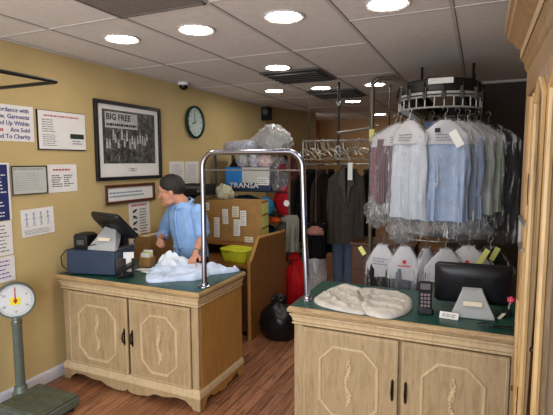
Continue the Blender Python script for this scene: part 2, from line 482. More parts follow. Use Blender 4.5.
t, w, h = sheet('framed_licence', 'grey certificate in a thin dark frame left of the white permit page', 'certificate', 2.235, 2.535, 1.512, 1.727, M['greycard'], .010)
frame(t, w, h, .008, .008, M['black'])
q = bars(MB(), -w + .02, w - .02, h - .032, h - .016, 1, 14, .7); bars(q, -w + .03, w - .03, -h + .03, h - .05, 8, 15, .2)
q.build('printed_text', plain('pale_ink', S(150, 152, 150), .8), t)
t, w, h = sheet('permit_page', 'unframed white permit page with dark columns, right of the framed grey certificate', 'notice', 2.546, 2.83, 1.512, 1.735, M['paper'])
bars(MB(), -w + .05, w - .05, h - .05, h - .035, 1, 16, .8).build('heading', M['inkred'], t)
bars(MB(), -w + .035, w - .02, -h + .04, h - .08, 6, 17, .4, split=2, jag=.5).build('printed_text', M['inkdark'], t)
t, w, h = sheet('sketch_page', 'white page with pale blue sketched figures pinned lowest, right of the dial scale', 'notice', 2.298, 2.583, 1.195, 1.402, M['paper'], tilt=R(-1.5))
for k in range(4):
    x = -w + .045 + k * .062; q = MB()
    q.box(x - .004, x + .004, -.002, .058, .0012, .002); q.ell((x, .066, .0015), (.009, .011, .0008), 10, 6); q.box(x - .016, x + .016, .028, .034, .0012, .002)
    q.prism([(x - .012, -.03), (x - .007, -.03), (x, 0), (x + .007, -.03), (x + .012, -.03), (x + .003, .004), (x - .003, .004)], .0012, .002)
    q.build('drawn_figure', plain('blue_pencil', S(140, 166, 196), .8) if k == 0 else bpy.data.materials['blue_pencil'], t)
bars(MB(), -w + .02, w - .02, -h + .012, -.05, 4, 19, .3).build('printed_text', M['ink'], t)

# big framed monochrome photograph
y0, y1, z0, z1 = 3.036, 3.93, 1.585, 2.305
t = thing('framed_photograph', 'large black framed black and white crowd photograph with a BIG FREE banner', 'picture', (WX + .006, (y0 + y1) / 2, (z0 + z1) / 2), rot=WROT)
w, h = (y1 - y0) / 2, (z1 - z0) / 2
frame(t, w, h, .032, .028, M['black'])
MB().box(-w + .02, w - .02, -h + .02, h - .02, 0, .006).build('mat_board', M['paper'], t)
pw0, pw1, ph0, ph1 = -w + .095, w - .085, -h + .155, h - .075
MB().box(pw0, pw1, ph0, ph1, .006, .009).build('photograph', M['photo'], t)
bn = MB().box(pw0 + .03, pw0 + .455, ph1 - .165, ph1 - .02, .009, .0105).build('banner', plain('pale_banner', S(186, 184, 180), .5), t)
text('BIG FREE', .078, bn, (pw0 + .042, ph1 - .068, .0112), M['inkdark'], bold=.0015, sx=1.05)
bars(MB(), pw0 + .045, pw0 + .44, ph1 - .155, ph1 - .115, 1, 22, .55, .0107, jag=0).build('printed_text', M['inkdark'], bn)
fg = MB(); rnd = random.Random(4)
for k in range(16):
    x = pw0 + .05 + .036 * k + rnd.uniform(-.008, .008); y = ph0 + rnd.uniform(.13, .24); hh = rnd.uniform(.05, .085)
    fg.prism([(x - .013, y), (x + .013, y), (x + .010, y + hh), (x - .010, y + hh)], .009, .0102); fg.ell((x, y + hh + .012, .0095), (.009, .011, .001), 10, 6)
fg.build('crowd_figures', plain('pale_figures', S(176, 174, 170), .5, var=.35, scale=40), t)
text('(16)', .03, t, (.02, -h + .095, .0066), M['inkdark'], align='CENTER')
MB().tube([(-.035, -h + .083, .0064), (.075, -h + .083, .0064), (.075, -h + .107, .0064), (-.035, -h + .107, .0064)], .0014, 6, True).build('caption_border', M['inkdark'], t)

t, w, h = sheet('framed_text', 'small wood framed strip of text hanging below the big photograph', 'picture', 3.125, 3.812, 1.362, 1.543, M['paper'], .012)
frame(t, w, h, .028, .016, M['framewood'])
bars(MB(), -w + .06, w - .06, -h + .055, h - .06, 2, 23, .45).build('printed_text', plain('blue_grey_ink', S(126, 150, 160), .8), t)

t, w, h = sheet('care_chart', 'tall white chart of black pictures behind the register', 'notice', 3.435, 3.74, .93, 1.357, M['paper'])
bars(MB(), -w + .04, w - .03, h - .04, h - .02, 1, 25, .8).build('heading', M['inkred'], t)
for k in range(6):
    yy = h - .085 - k * .06
    q = MB(); q.ell((-w + .085, yy, .0015), (.036, .012, .001), 12, 6, q=Matrix.Rotation(R(25 - 50 * (k % 2)), 3, 'Z')); q.box(-w + .06, -w + .07, yy - .02, yy + .01, .001, .002)
    q.build('pictogram', M['inkdark'], t)
bars(MB(), .0, w - .03, -h + .03, h - .06, 12, 26, .4).build('printed_text', M['ink'], t)

for (ya, yb, lab) in ((4.09, 4.365, 'left white typed sheet on the wall directly above the man'), (4.385, 4.655, 'right white typed sheet on the wall behind the chrome post')):
    t, w, h = sheet('typed_sheet', lab, 'notice', ya, yb, 1.465, 1.758, M['paper'])
    bars(MB(), -w + .03, w - .03, -h + .03, h - .03, 11, int(ya * 100), .3).build('printed_text', plain('pale_ink', S(166, 168, 166), .8), t)

# wall clock
t = thing('wall_clock', 'round wall clock with dark green rim and white face', 'clock', (WX, 4.58, 2.217), rot=WROT)
Tq = None
MB().lathe([(.175, 0), (.192, .01), (.19, .035), (.172, .045), (.162, .03), (.165, .004)], (0, 0, 0), 40).build('rim', plain('green_black_rim', S(30, 62, 52), .25, .3), t)
MB().lathe([(.164, .004), (.164, .016), (.001, .017)], (0, 0, 0), 40).build('dial', plain('clock_dial', S(196, 212, 206), .6, var=.03), t)
for k in range(12):
    a_ = pi / 2 - 2 * pi * k / 12
    text(str(12 if k == 0 else k), .036, t, (.128 * cos(a_), .128 * sin(a_), .0185), M['inkdark'], name='numeral', align='CENTER')
for nm, a_, L_, wd in (('hour_hand', R(200), .07, .005), ('minute_hand', R(95), .11, .0035)):
    MB().box(-.015, L_, -wd, wd, .019, .021, Matrix.Rotation(a_, 4, 'Z')).build(nm, M['inkdark'], t)

# hanging rail frame on the wall, top left
t = thing('wall_garment_rail', 'dark metal hanging rail corner jutting out at the upper left', 'rail', (WX, 1.2, 2.225))
MB().tube([(0, .797, 0), (.785, .797, 0), (.80, .782, 0), (.80, -.9, 0), (.785, -.92, 0), (0, -.92, 0)], .011, 10).build('rail', M['darksteel'], t)
for yy in (.797, -.92): MB().lathe([(.03, 0), (.03, .006), (.014, .012)], (0, 0, 0), 20, Matrix.Translation((0, yy, 0)) @ Matrix.Rotation(R(90), 4, 'Y')).build('wall_flange', M['darksteel'], t)

# ================================================================== COUNTERS
def octagon(x0, x1, z0, z1, c):
    return [(x0 + c, z0), (x1 - c, z0), (x1, z0 + c), (x1, z1 - c), (x1 - c, z1), (x0 + c, z1), (x0, z1 - c), (x0, z0 + c)]
FR = Matrix.Rotation(R(90), 4, 'X')     # prism (x, y) -> (x, 0, z), extruded towards the front (-Y)
def scallop(x0, x1, ztop, foot, lobes):
    # apron outline: bracket feet at both ends, arches dipping to lobes between
    pts = [(x0, ztop), (x0, 0), (x0 + foot * .7, 0), (x0 + foot * .8, .02), (x0 + foot * .95, .028)]
    L_ = (x1 - x0 - 2 * foot)
    key = [(0, .030), (.03, .058), (.10, .064)] + lobes
    key = key + [(1 - u, z) for u, z in reversed(key) if u < .5]
    for k in range(61):
        u = k / 60
        for (ua, za), (ub, zb) in zip(key, key[1:]):
            if ua <= u <= ub + 1e-9:
                f = (u - ua) / (ub - ua); f = f * f * (3 - 2 * f); z = za + (zb - za) * f; break
        pts.append((x0 + foot + u * L_, z))
    pts += [(x1 - foot * .95, .028), (x1 - foot * .8, .02), (x1 - foot * .7, 0), (x1, 0), (x1, ztop)]
    return pts
def ornament(x, z0, z1, y):
    q = MB(); n = 15; H_ = z1 - z0
    for k in range(n):
        u = k / (n - 1); zz = z0 + u * H_
        r_ = .008 + .014 * (sin(u * pi * 2.0 + .4) ** 2) * (1 - .5 * u)
        q.ell((x + .012 * sin(u * 9), y, zz), (r_, .009, .014), 10, 6, q=Matrix.Rotation(R(40 * (-1) ** k), 3, 'Y'))
    pts = [(x + .02 * sin(u / 24 * 12) * (1 - u / 30), y - .002, z0 + u / 24 * H_) for u in range(25)]
    q.tube(pts, .004, 6)
    return q
def counter(name, label, x0, x1, yf, depth, doors, left_flush, H_=.865, split=None):
    t = thing(name, label, 'counter', ((x0 + x1) / 2, yf + depth / 2, 0))
    cx = (x0 + x1) / 2; w = (x1 - x0) / 2; dh = depth / 2
    # carcass: face frame, sides, back
    c = MB()
    c.box(-w, w, -dh + .02, dh, .10, .775)
    c.box(-w - .002, -w + .055, -dh - .001, -dh + .03, .146, .744).box(w - .055, w + .002, -dh - .001, -dh + .03, .146, .744)
    c.box(-w, w, -dh, -dh + .03, .745, .775).box(-w, w, -dh, -dh + .03, .10, .145)
    c.build('carcass', M['oak'], t, bevel=.003)
    # side panels carry the darker amber veneer
    for s in (-1, 1):
        q = MB(); xs = s * w
        q.box(min(xs, xs + s * .004), max(xs, xs + s * .004), -dh + .035, dh - .004, .11, .77)
        q.build('side_panel', M['oak_side'], t)
    # cove moulding under the top
    prof = [(0, .750), (.012, .750), (.014, .760), (.010, .764), (.002, .764), (.002, .772), (.012, .772), (.012, .784), (.018, .800), (.026, .808), (.026, .816), (.012, .816), (.012, .824), (0, .824)]
    m = MB(); rs = []
    for o_, z in prof: rs.append([(-w - o_, -dh - o_, z), (w + o_, -dh - o_, z), (w + o_, dh, z), (-w - o_, dh, z)])
    m.rings(rs); m.build('cove_moulding', M['oak_light'], t, bevel=.0015)
    # worktop slab with rounded wooden edge
    m = MB(); rs = []
    for o_, z in [(.024, .824), (.034, .829), (.038, .838), (.036, .850), (.030, .858), (.026, .8625)]:
        rs.append([(-w - o_, -dh - o_, z), (w + o_, -dh - o_, z), (w + o_, dh + .012, z), (-w - o_, dh + .012, z)])
    m.rings(rs); m.build('worktop_edge', M['oak_edge'], t)
    MB().box(-w - .022, w + .022, -dh - .022, dh + .010, .8605, H_).build('worktop', M['green'], t)
    # base moulding and scalloped aprons
    m = MB(); rs = []
    for o_, z in [(.018, .088), (.02, .104), (.016, .112), (.016, .124), (.008, .134), (.003, .146), (0, .150)]:
        rs.append([(-w - o_, -dh - o_, z), (w + o_, -dh - o_, z), (w + o_, dh, z), (-w - o_, dh, z)])
    m.rings(rs); m.build('base_moulding', M['oak_light'], t, bevel=.0015)
    ap = scallop(-w - .016, w + .016, .094, .09, [(.17, .050), (.20, .044), (.27, .048), (.33, .020), (.42, .008), (.475, .012), (.5, .034)])
    MB().prism(ap, 0, .026, Matrix.Translation((0, -dh + .010, 0)) @ FR).build('front_apron', M['oak'], t, bevel=.002)
    for s in (-1, 1):
        ap = scallop(-dh - .014, dh, .094, .08, [(.2, .046), (.26, .03), (.36, .034), (.44, .014), (.5, .012)])
        MB().prism(ap, 0, .022, Matrix.Translation((s * (w + .016) - (.0 if s > 0 else -.022) - (.022 if s > 0 else .022), 0, 0)) @ Matrix.Rotation(R(90), 4, 'Z') @ FR).build('side_apron', M['oak_side'], t, bevel=.002)
    for a0, a1, hs in doors:
        a0 -= cx; a1 -= cx
        dm = MB().box(a0, a1, -dh - .016, -dh + .002, .148, .742)
        do = dm.build('door', M['oak'], t, bevel=.004)
        b = MB(); e = .014
        b.tube([(a0 + e, -dh - .015, .148 + e), (a1 - e, -dh - .015, .148 + e), (a1 - e, -dh - .015, .742 - e), (a0 + e, -dh - .015, .742 - e)], .0045, 6, True)
        b.build('edge_bead', M['oak_light'], do)
        o8 = octagon(a0 + .115, a1 - .115, .215, .645, .085)
        pts = [(x, -dh - .016, z) for x, z in o8]
        MB().tube(pts, .011, 8, True).build('panel_moulding', M['oak_light'], do)
        xm = (a0 + a1) / 2
        ornament(xm, .30, .57, -dh - .018).build('carved_ornament', M['oak_light'], do)
        hx = a1 - .028 if hs > 0 else a0 + .028
        hz = .445
        MB().prism([(hx - .008, hz - .055), (hx, hz - .068), (hx + .008, hz - .055), (hx + .007, hz), (hx + .008, hz + .055), (hx, hz + .068), (hx - .008, hz + .055), (hx - .007, hz)], 0, .004, Matrix.Translation((0, -dh - .016, 0)) @ FR).build('handle_plate', M['bronze'], do)
        hp = [(hx, -dh - .018, hz - .045), (hx, -dh - .036, hz - .036), (hx, -dh - .044, hz), (hx, -dh - .036, hz + .036), (hx, -dh - .018, hz + .045)]
        MB().tube(hp, [.005, .0055, .007, .0055, .005], 8).build('handle', M['bronze'], do)
    return t
counter('counter_cabinet', 'pale oak counter cabinet on the left carrying the register and shirts', -3.03, -1.748, 2.58, .635,
        [(-2.965, -2.366, 1), (-2.346, -1.805, -1)], True)
counter('counter_cabinet', 'pale oak counter cabinet on the right with folded trousers and black monitor on top', -1.02, .24, 2.565, .62,
        [(-.962, -.384, 1), (-.366, .18, -1)], False)
TOP = .8655

# ------------------------------------------------------------------ chrome arch between the counters
t = thing('garment_arch', 'polished chrome tube arch standing on both counters across the gap', 'rail', (-1.39, 2.70, TOP))
pts = []; xl, xr, zt, rr = -.372, .40, .95, .10
pts.append((xl - .005, 0, .004)); pts.append((xl, 0, .4)); pts.append((xl, 0, zt - rr - .02))
for k in range(9):
    a_ = pi - k / 8 * pi / 2; pts.append((xl + rr + rr * cos(a_), 0, zt - rr + rr * sin(a_)))
for k in range(9):
    a_ = pi / 2 - k / 8 * pi / 2; pts.append((xr - rr - .03 + rr * cos(a_), 0, zt - rr + rr * sin(a_)))
pts += [(xr - .015, 0, .4), (xr + .004, 0, .004)]
MB().tube(pts, .0185, 16).build('arch_tube', M['chrome'], t)
for x in (xl - .005, xr + .004):
    MB().lathe([(.046, 0), (.047, .005), (.040, .010), (.027, .014), (.025, .028), (.021, .032)], (x, 0, 0), 28).build('foot_flange', M['chrome'], t)
MB().tube([(xl, 0, .83), (xr - .03, 0, .83)], .005, 8).build('cross_rod', M['steel'], t)

# ------------------------------------------------------------------ platform scale
t = thing('platform_scale', 'old grey green platform scale with round dial on a post', 'scale', (-2.76, 2.10, 0))
pm = MB().box(-.215, .215, -.17, .16, .03, .095)
pm.build('platform_base', M['scale'], t, bevel=.01)
MB().box(-.19, .21, -.165, .155, .095, .112).build('platform_plate', M['scaletop'], t, bevel=.006)
for sx in (-.17, .17):
    for sy in (-.13, .12): MB().lathe([(.02, 0), (.024, .01), (.02, .032)], (sx, sy, 0), 14).build('foot', M['blackmatte'], t)
px_, py_ = -.205, .02
MB().lathe([(.06, .03), (.058, .10), (.045, .115), (.042, .15), (.034, .16)], (px_, py_, 0), 24).build('post_base', M['scale'], t, bevel=.002)
MB().lathe([(.033, .15), (.032, .60), (.036, .612), (.036, .632), (.032, .64), (.03, .672)], (px_, py_, 0), 20).build('post', M['scale'], t)
da = math.atan2(-.6, .8)
Td = Matrix.Translation((px_, py_, .785)) @ Matrix.Rotation(da, 4, 'Z') @ Matrix.Rotation(R(90), 4, 'Y')
MB().lathe([(.04, -.055), (.11, -.05), (.126, -.035), (.130, .018), (.127, .026), (.117, .026), (.116, .01)], (0, 0, 0), 40, Td).build('dial_case', M['scale'], t)
MB().lathe([(.1175, .010), (.117, .014), (.001, .0145)], (0, 0, 0), 40, Td).build('dial_face', plain('dial_white', S(212, 216, 214), .4, var=.03), t)
q = MB()
for k in range(60):
    a_ = 2 * pi * k / 60; L_ = .014 if k % 5 == 0 else .008
    q.box(.108 - L_, .108, -.0008, .0008, .0146, .0152, Td @ Matrix.Rotation(a_, 4, 'Z'))
q.build('dial_marks', M['inkdark'], t)
Tt = Td @ Matrix.Rotation(R(90), 4, 'Z')
for k, s_ in enumerate(['0', '5', '10', '15', '20', '25']):
    a_ = R(90) - 2 * pi * k / 6
    o = text(s_, .022, t, (0, 0, 0), M['inkdark'], name='numeral', align='CENTER')
    o.matrix_local = Tt @ Matrix.Translation((.08 * cos(a_), .08 * sin(a_), .0152))
MB().box(-.032, .032, -.03, .022, .0152, .0162, Tt).build('yellow_sticker', M['yellow'], t)
q = MB(); q.prism([(-.005, -.02), (.005, -.02), (.0015, .095), (-.0015, .095)], .017, .0185, Tt); q.lathe([(.012, .016), (.012, .022), (.004, .024)], (0, 0, 0), 16, Tt)
q.build('pointer', M['inkred'], t)
MB().lathe([(.012, 0), (.012, .02), (.004, .026)], (0, 0, 0), 14, Matrix.Translation((px_, py_, .64)) @ Matrix.Rotation(da, 4, 'Z') @ Matrix.Rotation(R(90), 4, 'Y') @ Matrix.Translation((0, 0, .03))).build('adjusting_knob', M['steel'], t)

# ------------------------------------------------------------------ left counter: register
RZ = R(13)
t = thing('cash_drawer', 'blue grey metal cash drawer box on the left counter beneath the monitor', 'cash drawer', (-2.79, 2.785, TOP), RZ)
MB().box(-.225, .19, -.16, .16, .008, .195).build('case', M['navybox'], t, bevel=.005)
MB().box(.19, .197, -.14, .14, .02, .13).build('drawer_front', M['greydark'], t, bevel=.002)
MB().lathe([(.010, 0), (.011, .004), (.004, .006)], (0, 0, 0), 14, Matrix.Translation((.196, 0, .09)) @ Matrix.Rotation(R(90), 4, 'Y')).build('lock', M['steel'], t)
for sx in (-.19, .17):
    for sy in (-.1, .1): MB().lathe([(.013, 0), (.012, .009)], (sx, sy, 0), 12).build('foot', M['blackmatte'], t)
BT = TOP + .195
t = thing('receipt_printer', 'small black receipt printer on the left end of the cash drawer', 'printer', (-2.925, 2.735, BT + .001), RZ)
MB().prism([(-.062, 0), (.06, 0), (.06, .10), (.03, .118), (-.045, .118), (-.062, .10)], -.075, .075, FR).build('case', M['black'], t, bevel=.006)
MB().box(-.03, .03, -.078, -.074, .03, .07).build('control_panel', M['greydark'], t, bevel=.001)
MB().box(-.04, .03, -.012, .012, .117, .121).build('paper_slot', M['blackgloss'], t, bevel=.001)
t = thing('black_case', 'long flat black box behind the receipt printer', 'box', (-2.79, 2.875, BT + .001), RZ)
MB().box(-.1, .14, -.045, .035, 0, .075).build('body', M['blackmatte'], t, bevel=.005)
MB().box(-.102, .142, -.047, .037, .068, .078).build('lid', M['black'], t, bevel=.003)

def terminal(label, loc, rz, sw, sh, tilt, cat='monitor', cream=True, sz=1.0, srz=0.):
    # a till monitor seen from behind: wedge-shaped grey stand in front, dark screen back leaning over it
    t = thing('till_monitor', label, cat, loc, rz)
    st = MB(); rs = []; SZ = Matrix.Scale(sz, 4)
    for (w_, y_, z_, th) in ((.115, -.13, .0, .012), (.112, -.125, .02, .02), (.085, -.075, .075, .026), (.058, -.03, .135, .028), (.05, .0, .165, .026)):
        rs.append([(-w_, y_, z_), (w_, y_, z_), (w_, y_ + th * 2.2, z_ * .75), (-w_, y_ + th * 2.2, z_ * .75)])
    st.rings(rs, T=SZ); st.build('stand', M['greyplastic'], t, bevel=.006)
    MB().box(-.112, .112, -.124, .06, 0, .012, SZ).build('stand_foot', M['greydark'], t, bevel=.004)
    lb = SZ @ Matrix.Translation((0, -.088, .072)) @ Matrix.Rotation(R(48), 4, 'X')
    MB().box(-.05, .05, -.014, .014, .004, .0055, lb).build('label_strip', M['cream'] if cream else M['paper'], t)
    Ts = Matrix.Translation((0, .03, .16 * sz)) @ Matrix.Rotation(srz, 4, 'Z') @ Matrix.Rotation(tilt, 4, 'X')
    b = MB(); rs = []
    for (k, y_) in ((.55, -.045), (.80, -.034), (.97, -.012), (1.0, .0), (1.0, .018)):
        ww, hh = sw / 2 * k, sh / 2 * k
        c_ = .018
        rs.append([(-ww + c_, y_, -hh), (ww - c_, y_, -hh), (ww, y_, -hh + c_), (ww, y_, hh - c_), (ww - c_, y_, hh), (-ww + c_, y_, hh), (-ww, y_, hh - c_), (-ww, y_, -hh + c_)])
    b.rings(rs, T=Ts); b.build('screen_housing', M['black'], t)
    MB().box(-sw / 2 + .014, sw / 2 - .014, .018, .0195, -sh / 2 + .014, sh / 2 - .014, Ts).build('screen', M['blackgloss'], t)
    q = MB()
    for k in range(5): q.box(-.05, .05, -.0475, -.044, .02 + k * .009, .024 + k * .009, Ts)
    q.build('vent_slots', M['blackmatte'], t)
    return t
terminal('black till monitor leaning on a grey wedge stand atop the cash drawer', (-2.705, 2.80, BT + .001), R(6), .385, .275, R(44), sz=1.12, srz=R(-20))
t = thing('card_terminal', 'black card terminal with coiled lead before the cash drawer', 'card terminal', (-2.478, 2.69, TOP + .001), R(30))
MB().prism([(-.05, 0), (.05, 0), (.05, .03), (-.03, .055), (-.05, .05)], -.035, .035, Matrix.Rotation(R(40), 4, 'Z') @ FR).build('base', M['black'], t, bevel=.005)
Tq = Matrix.Translation((.0, 0, .07)) @ Matrix.Rotation(R(-25), 4, 'Y') @ Matrix.Rotation(R(20), 4, 'X')
MB().box(-.07, .06, -.03, .03, -.012, .014, Tq).build('handset', M['blackmatte'], t, bevel=.008)
MB().box(.02, .06, -.024, .024, .014, .0155, Tq).build('display', M['greydark'], t)
MB().tube([(.01 * cos(k * .9) - .05 + k * .003, .012 * sin(k * .9) - .045, .014 + .001 * k) for k in range(36)], .0035, 6).build('coiled_lead', M['black'], t)
t = thing('price_tag_card', 'white card leaning on the right end of the cash drawer', 'card', (-2.535, 2.79, TOP + .001), R(35))
MB().box(-.04, .04, -.002, .002, .12, .17, Matrix.Rotation(R(-6), 4, 'X')).box(-.02, .02, -.004, .002, 0, .12, Matrix.Rotation(R(-6), 4, 'X')).build('card', M['paper'], t)
t = thing('card_box', 'small tan open box of slips behind the card terminal', 'box', (-2.575, 3.06, TOP + .001), R(10))
MB().box(-.05, .05, -.05, .05, 0, .08).build('box', M['card'], t, bevel=.002)
for k in range(3): MB().box(-.042, .042, -.03 + k * .025, -.028 + k * .025, .03, .115 + .01 * k).build('slip', M['ltyellow'] if k % 2 else M['paper'], t)
# loose power lead hanging behind the drawer
q = MB().tube([(-3.06, 2.66, TOP + .006), (-3.075, 2.62, TOP + .05), (-3.06, 2.60, TOP + .13), (-3.0, 2.60, TOP + .19), (-2.90, 2.61, TOP + .215), (-2.78, 2.60, TOP + .235), (-2.72, 2.64, TOP + .25)], .004, 6).build('power_lead', M['blackmatte'])
tag(q, 'thin black power lead curving over the left end of the cash drawer', 'cable')

# ------------------------------------------------------------------ papers and cloth on the left counter
for k, (x, y, rz, lab) in enumerate([(-2.50, 2.93, .35, 'topmost loose white ticket beside the cash drawer'), (-2.40, 2.89, .1, 'loose white ticket lying nearest the pale blue shirt')]):
    o = MB().grid(6, 4, lambda u, v: ((u - .5) * .15, (v - .5) * .085, .003 + .004 * sin(u * 5 + k) ** 2)).build('paper_ticket', M['paper'], loc=(x, y, TOP + .001), solid=.0008)
    o.rotation_euler = (0, 0, rz); tag(o, lab, 'paper', 'loose tickets')
def fnoise(x, y, s, seed):
    return noise.noise(V((x * s + seed * 7.3, y * s - seed * 3.1, seed * 1.7)))
def heap(name, outline, hfun, mat, z, nr=16, na=72, seed=1, amp=.012, fs=16, parent=None, ridge=26):
    """a draped heap of cloth: flat outline, rolled edge, folds on top"""
    cx = sum(p[0] for p in outline) / len(outline); cy = sum(p[1] for p in outline) / len(outline)
    n = len(outline)
    def edge(u):
        f = u * n; i = int(f) % n; k = f - int(f)
        p0, p1, p2, p3 = (outline[(i + d_) % n] for d_ in (-1, 0, 1, 2))
        r = []
        for c in (0, 1):
            r.append(.5 * ((2 * p1[c]) + (-p0[c] + p2[c]) * k + (2 * p0[c] - 5 * p1[c] + 4 * p2[c] - p3[c]) * k * k + (-p0[c] + 3 * p1[c] - 3 * p2[c] + p3[c]) * k ** 3))
        return r
    def fn(u, v):
        ex, ey = edge(u)
        if v < .08: k, zz = 1.0, 0.0005
        else:
            k = 1 - ((v - .08) / .92) ** 1.0
            x, y = cx + (ex - cx) * k, cy + (ey - cy) * k
            e = 1 - k
            th = seed * .9; rg = 1 - abs(sin((x * cos(th) + y * sin(th)) * ridge + 3.2 * fnoise(x, y, 5, seed + 9)))
            zz = hfun(x, y) * min(1, .45 + e * 6) + amp * .9 * rg ** 3 * min(1, e * 5) + amp * (abs(fnoise(x, y, fs, seed)) * 1.6 - .3) * min(1, e * 6 + .2) + .004 * fnoise(x, y, fs * 3, seed + 5)
            zz = max(zz, .006)
        x, y = cx + (ex - cx) * k, cy + (ey - cy) * k
        return (x - cx, y - cy, zz)
    return MB().grid(na, nr, fn, True).build(name, mat, parent, loc=(cx, cy, z) if parent is None else (cx, cy, 0), ang=70)
def bell(x, y, cx, cy, sx, sy): return math.exp(-((x - cx) / sx) ** 2 - ((y - cy) / sy) ** 2)
o = heap('folded_shirt', [(-2.30, 2.71), (-2.18, 2.625), (-2.03, 2.74), (-1.915, 2.82), (-1.90, 2.98), (-2.02, 3.12), (-2.22, 3.14), (-2.40, 3.10), (-2.42, 2.92)],
         lambda x, y: .028 + .035 * bell(x, y, -2.2, 3.0, .2, .14), M['pileblue'], TOP + .0005, seed=2, amp=.028, fs=9, nr=26, na=96)
tag(o, 'pale blue shirt spread flat on the left counter under his hand', 'shirt')
o = heap('rumpled_shirt', [(-2.44, 3.02), (-2.30, 2.93), (-2.14, 2.95), (-2.02, 3.04), (-2.05, 3.15), (-2.22, 3.19), (-2.40, 3.17)],
         lambda x, y: .035 + .085 * bell(x, y, -2.33, 3.07, .12, .09), M['pilewhite'], TOP + .001, seed=5, amp=.034, fs=10, nr=26, na=96)
tag(o, 'rumpled white shirt heaped before the man', 'shirt')
o = heap('bunched_shirt', [(-1.93, 2.98), (-1.84, 3.06), (-1.755, 3.19), (-1.80, 3.215), (-1.92, 3.20), (-2.0, 3.17), (-2.01, 3.06)],
         lambda x, y: .022 + .045 * bell(x, y, -1.97, 3.1, .07, .08), M['pileblue'], TOP + .0015, seed=8, amp=.022, fs=10, nr=22, na=80)
tag(o, 'bunched light blue cloth trailing right of the chrome post', 'shirt')

# ------------------------------------------------------------------ right counter contents
t = thing('folded_trousers', 'folded pale khaki trousers lying flat on the right counter', 'trousers', (0, 0, TOP + .0008))
def crease(x, y, lines):
    z = 0
    for (xa, ya, xb, yb, hh, ww) in lines:
        L2 = (xb - xa) ** 2 + (yb - ya) ** 2; u = max(0, min(1, ((x - xa) * (xb - xa) + (y - ya) * (yb - ya)) / L2))
        z += hh * math.exp(-((x - xa - u * (xb - xa)) ** 2 + (y - ya - u * (yb - ya)) ** 2) / ww ** 2)
    return z
LL = [(-.90, 2.80, -.70, 2.60, .014, .018), (-.88, 2.93, -.66, 2.74, .012, .02), (-.84, 3.03, -.72, 2.98, .012, .02), (-.80, 2.66, -.66, 2.70, -.010, .016)]
heap('left_leg', [(-.945, 2.74), (-.90, 2.63), (-.80, 2.575), (-.66, 2.545), (-.575, 2.56), (-.60, 2.70), (-.645, 2.84), (-.67, 3.0), (-.72, 3.06), (-.86, 3.09), (-.91, 2.97)],
     lambda x, y: .020 + crease(x, y, LL), M['khaki'], 0, seed=3, amp=.009, fs=14, nr=26, na=110, parent=t, ridge=34)
RL = [(-.62, 2.95, -.46, 2.98, .012, .02), (-.66, 2.86, -.42, 2.84, .014, .018), (-.60, 2.72, -.40, 2.70, .012, .02), (-.55, 2.60, -.42, 2.62, .010, .016), (-.64, 2.98, -.60, 2.66, .016, .02)]
heap('right_leg', [(-.645, 2.70), (-.59, 2.575), (-.50, 2.53), (-.42, 2.55), (-.355, 2.68), (-.345, 2.82), (-.385, 2.97), (-.47, 3.03), (-.63, 3.06), (-.72, 3.03), (-.69, 2.86)],
     lambda x, y: .026 + crease(x, y, RL), M['khaki'], 0, seed=6, amp=.008, fs=14, nr=26, na=110, parent=t, ridge=30)
MB().tube([(-.70, 2.86, .05), (-.675, 2.80, .056), (-.66, 2.75, .054), (-.635, 2.71, .05), (-.61, 2.66, .044)], [.005, .009, .010, .008, .004], 8).build('shaded_fold', M['khakidark'], t)  # darker roll paints the shade in the crease between the legs
MB().lathe([(.008, 0), (.008, .004), (.003, .005)], (-.86, 2.78, .042), 12).build('button', M['card'], t)

terminal('large black till monitor on a grey wedge stand on the right counter', (-.015, 2.85, TOP + .001), R(4), .42, .255, R(14), sz=1.0)
t = thing('white_tag_card', 'small white card lying against the foot of the right grey stand', 'card', (-.13, 2.67, TOP + .001), R(-4))
MB().box(-.05, .05, -.002, .003, .0, .04, Matrix.Rotation(R(-40), 4, 'X')).build('card', M['paper'], t)
bars(MB(), -.035, .035, .008, .03, 2, 31, .4).build('printed_text', M['ink'], t).matrix_local = Matrix.Rotation(R(50), 4, 'X') @ Matrix.Translation((0, 0, .001))
t = thing('phone_terminal', 'upright black card terminal with keypad left of the right monitor', 'card terminal', (-.265, 2.735, TOP + .001), R(8))
MB().prism([(-.045, 0), (.05, 0), (.05, .02), (-.02, .045), (-.045, .04)], -.04, .04, Matrix.Rotation(R(90), 4, 'Z') @ FR).build('cradle', M['black'], t, bevel=.005)
Tq = Matrix.Translation((0, .0, .10)) @ Matrix.Rotation(R(-18), 4, 'X')
MB().box(-.037, .037, -.014, .014, -.085, .085, Tq).build('body', M['blackmatte'], t, bevel=.008)
MB().box(-.028, .028, -.0155, -.0135, .035, .07, Tq).build('display', M['greydark'], t)
for r_ in range(4):
    for c_ in range(3):
        MB().box(-.026 + c_ * .019, -.012 + c_ * .019, -.017, -.0135, -.065 + r_ * .021, -.051 + r_ * .021, Tq).build('key', plain('pink_grey_key', S(120, 106, 108), .6) if (r_ + c_) == 0 else bpy.data.materials['pink_grey_key'], t)
q = MB()
for s_ in range(3):
    q.tube([(.02 + .03 * sin(k * .5 + s_), .0 + k * .012, .006 + .004 * sin(k + s_)) for k in range(10)], .003, 6)
q.build('lead', M['blackmatte'], t)
q = MB()
for s_ in range(3):
    q.tube([(.0 + .022 * k - .06 + .01 * s_, -.02 - .012 * s_ + .018 * sin(k * .8 + s_ * 2), .005 + .006 * abs(sin(k * .7 + s_))) for k in range(9)], .0028, 6)
o = q.build('tangled_cables', M['blackmatte'], loc=(.08, 2.66, TOP + .001)); tag(o, 'tangle of thin dark cables at the foot of the right stand', 'cable')
t = thing('flower_pen', 'pen topped with a pink flower beside the right monitor', 'pen', (.175, 2.86, TOP + .001), 0)
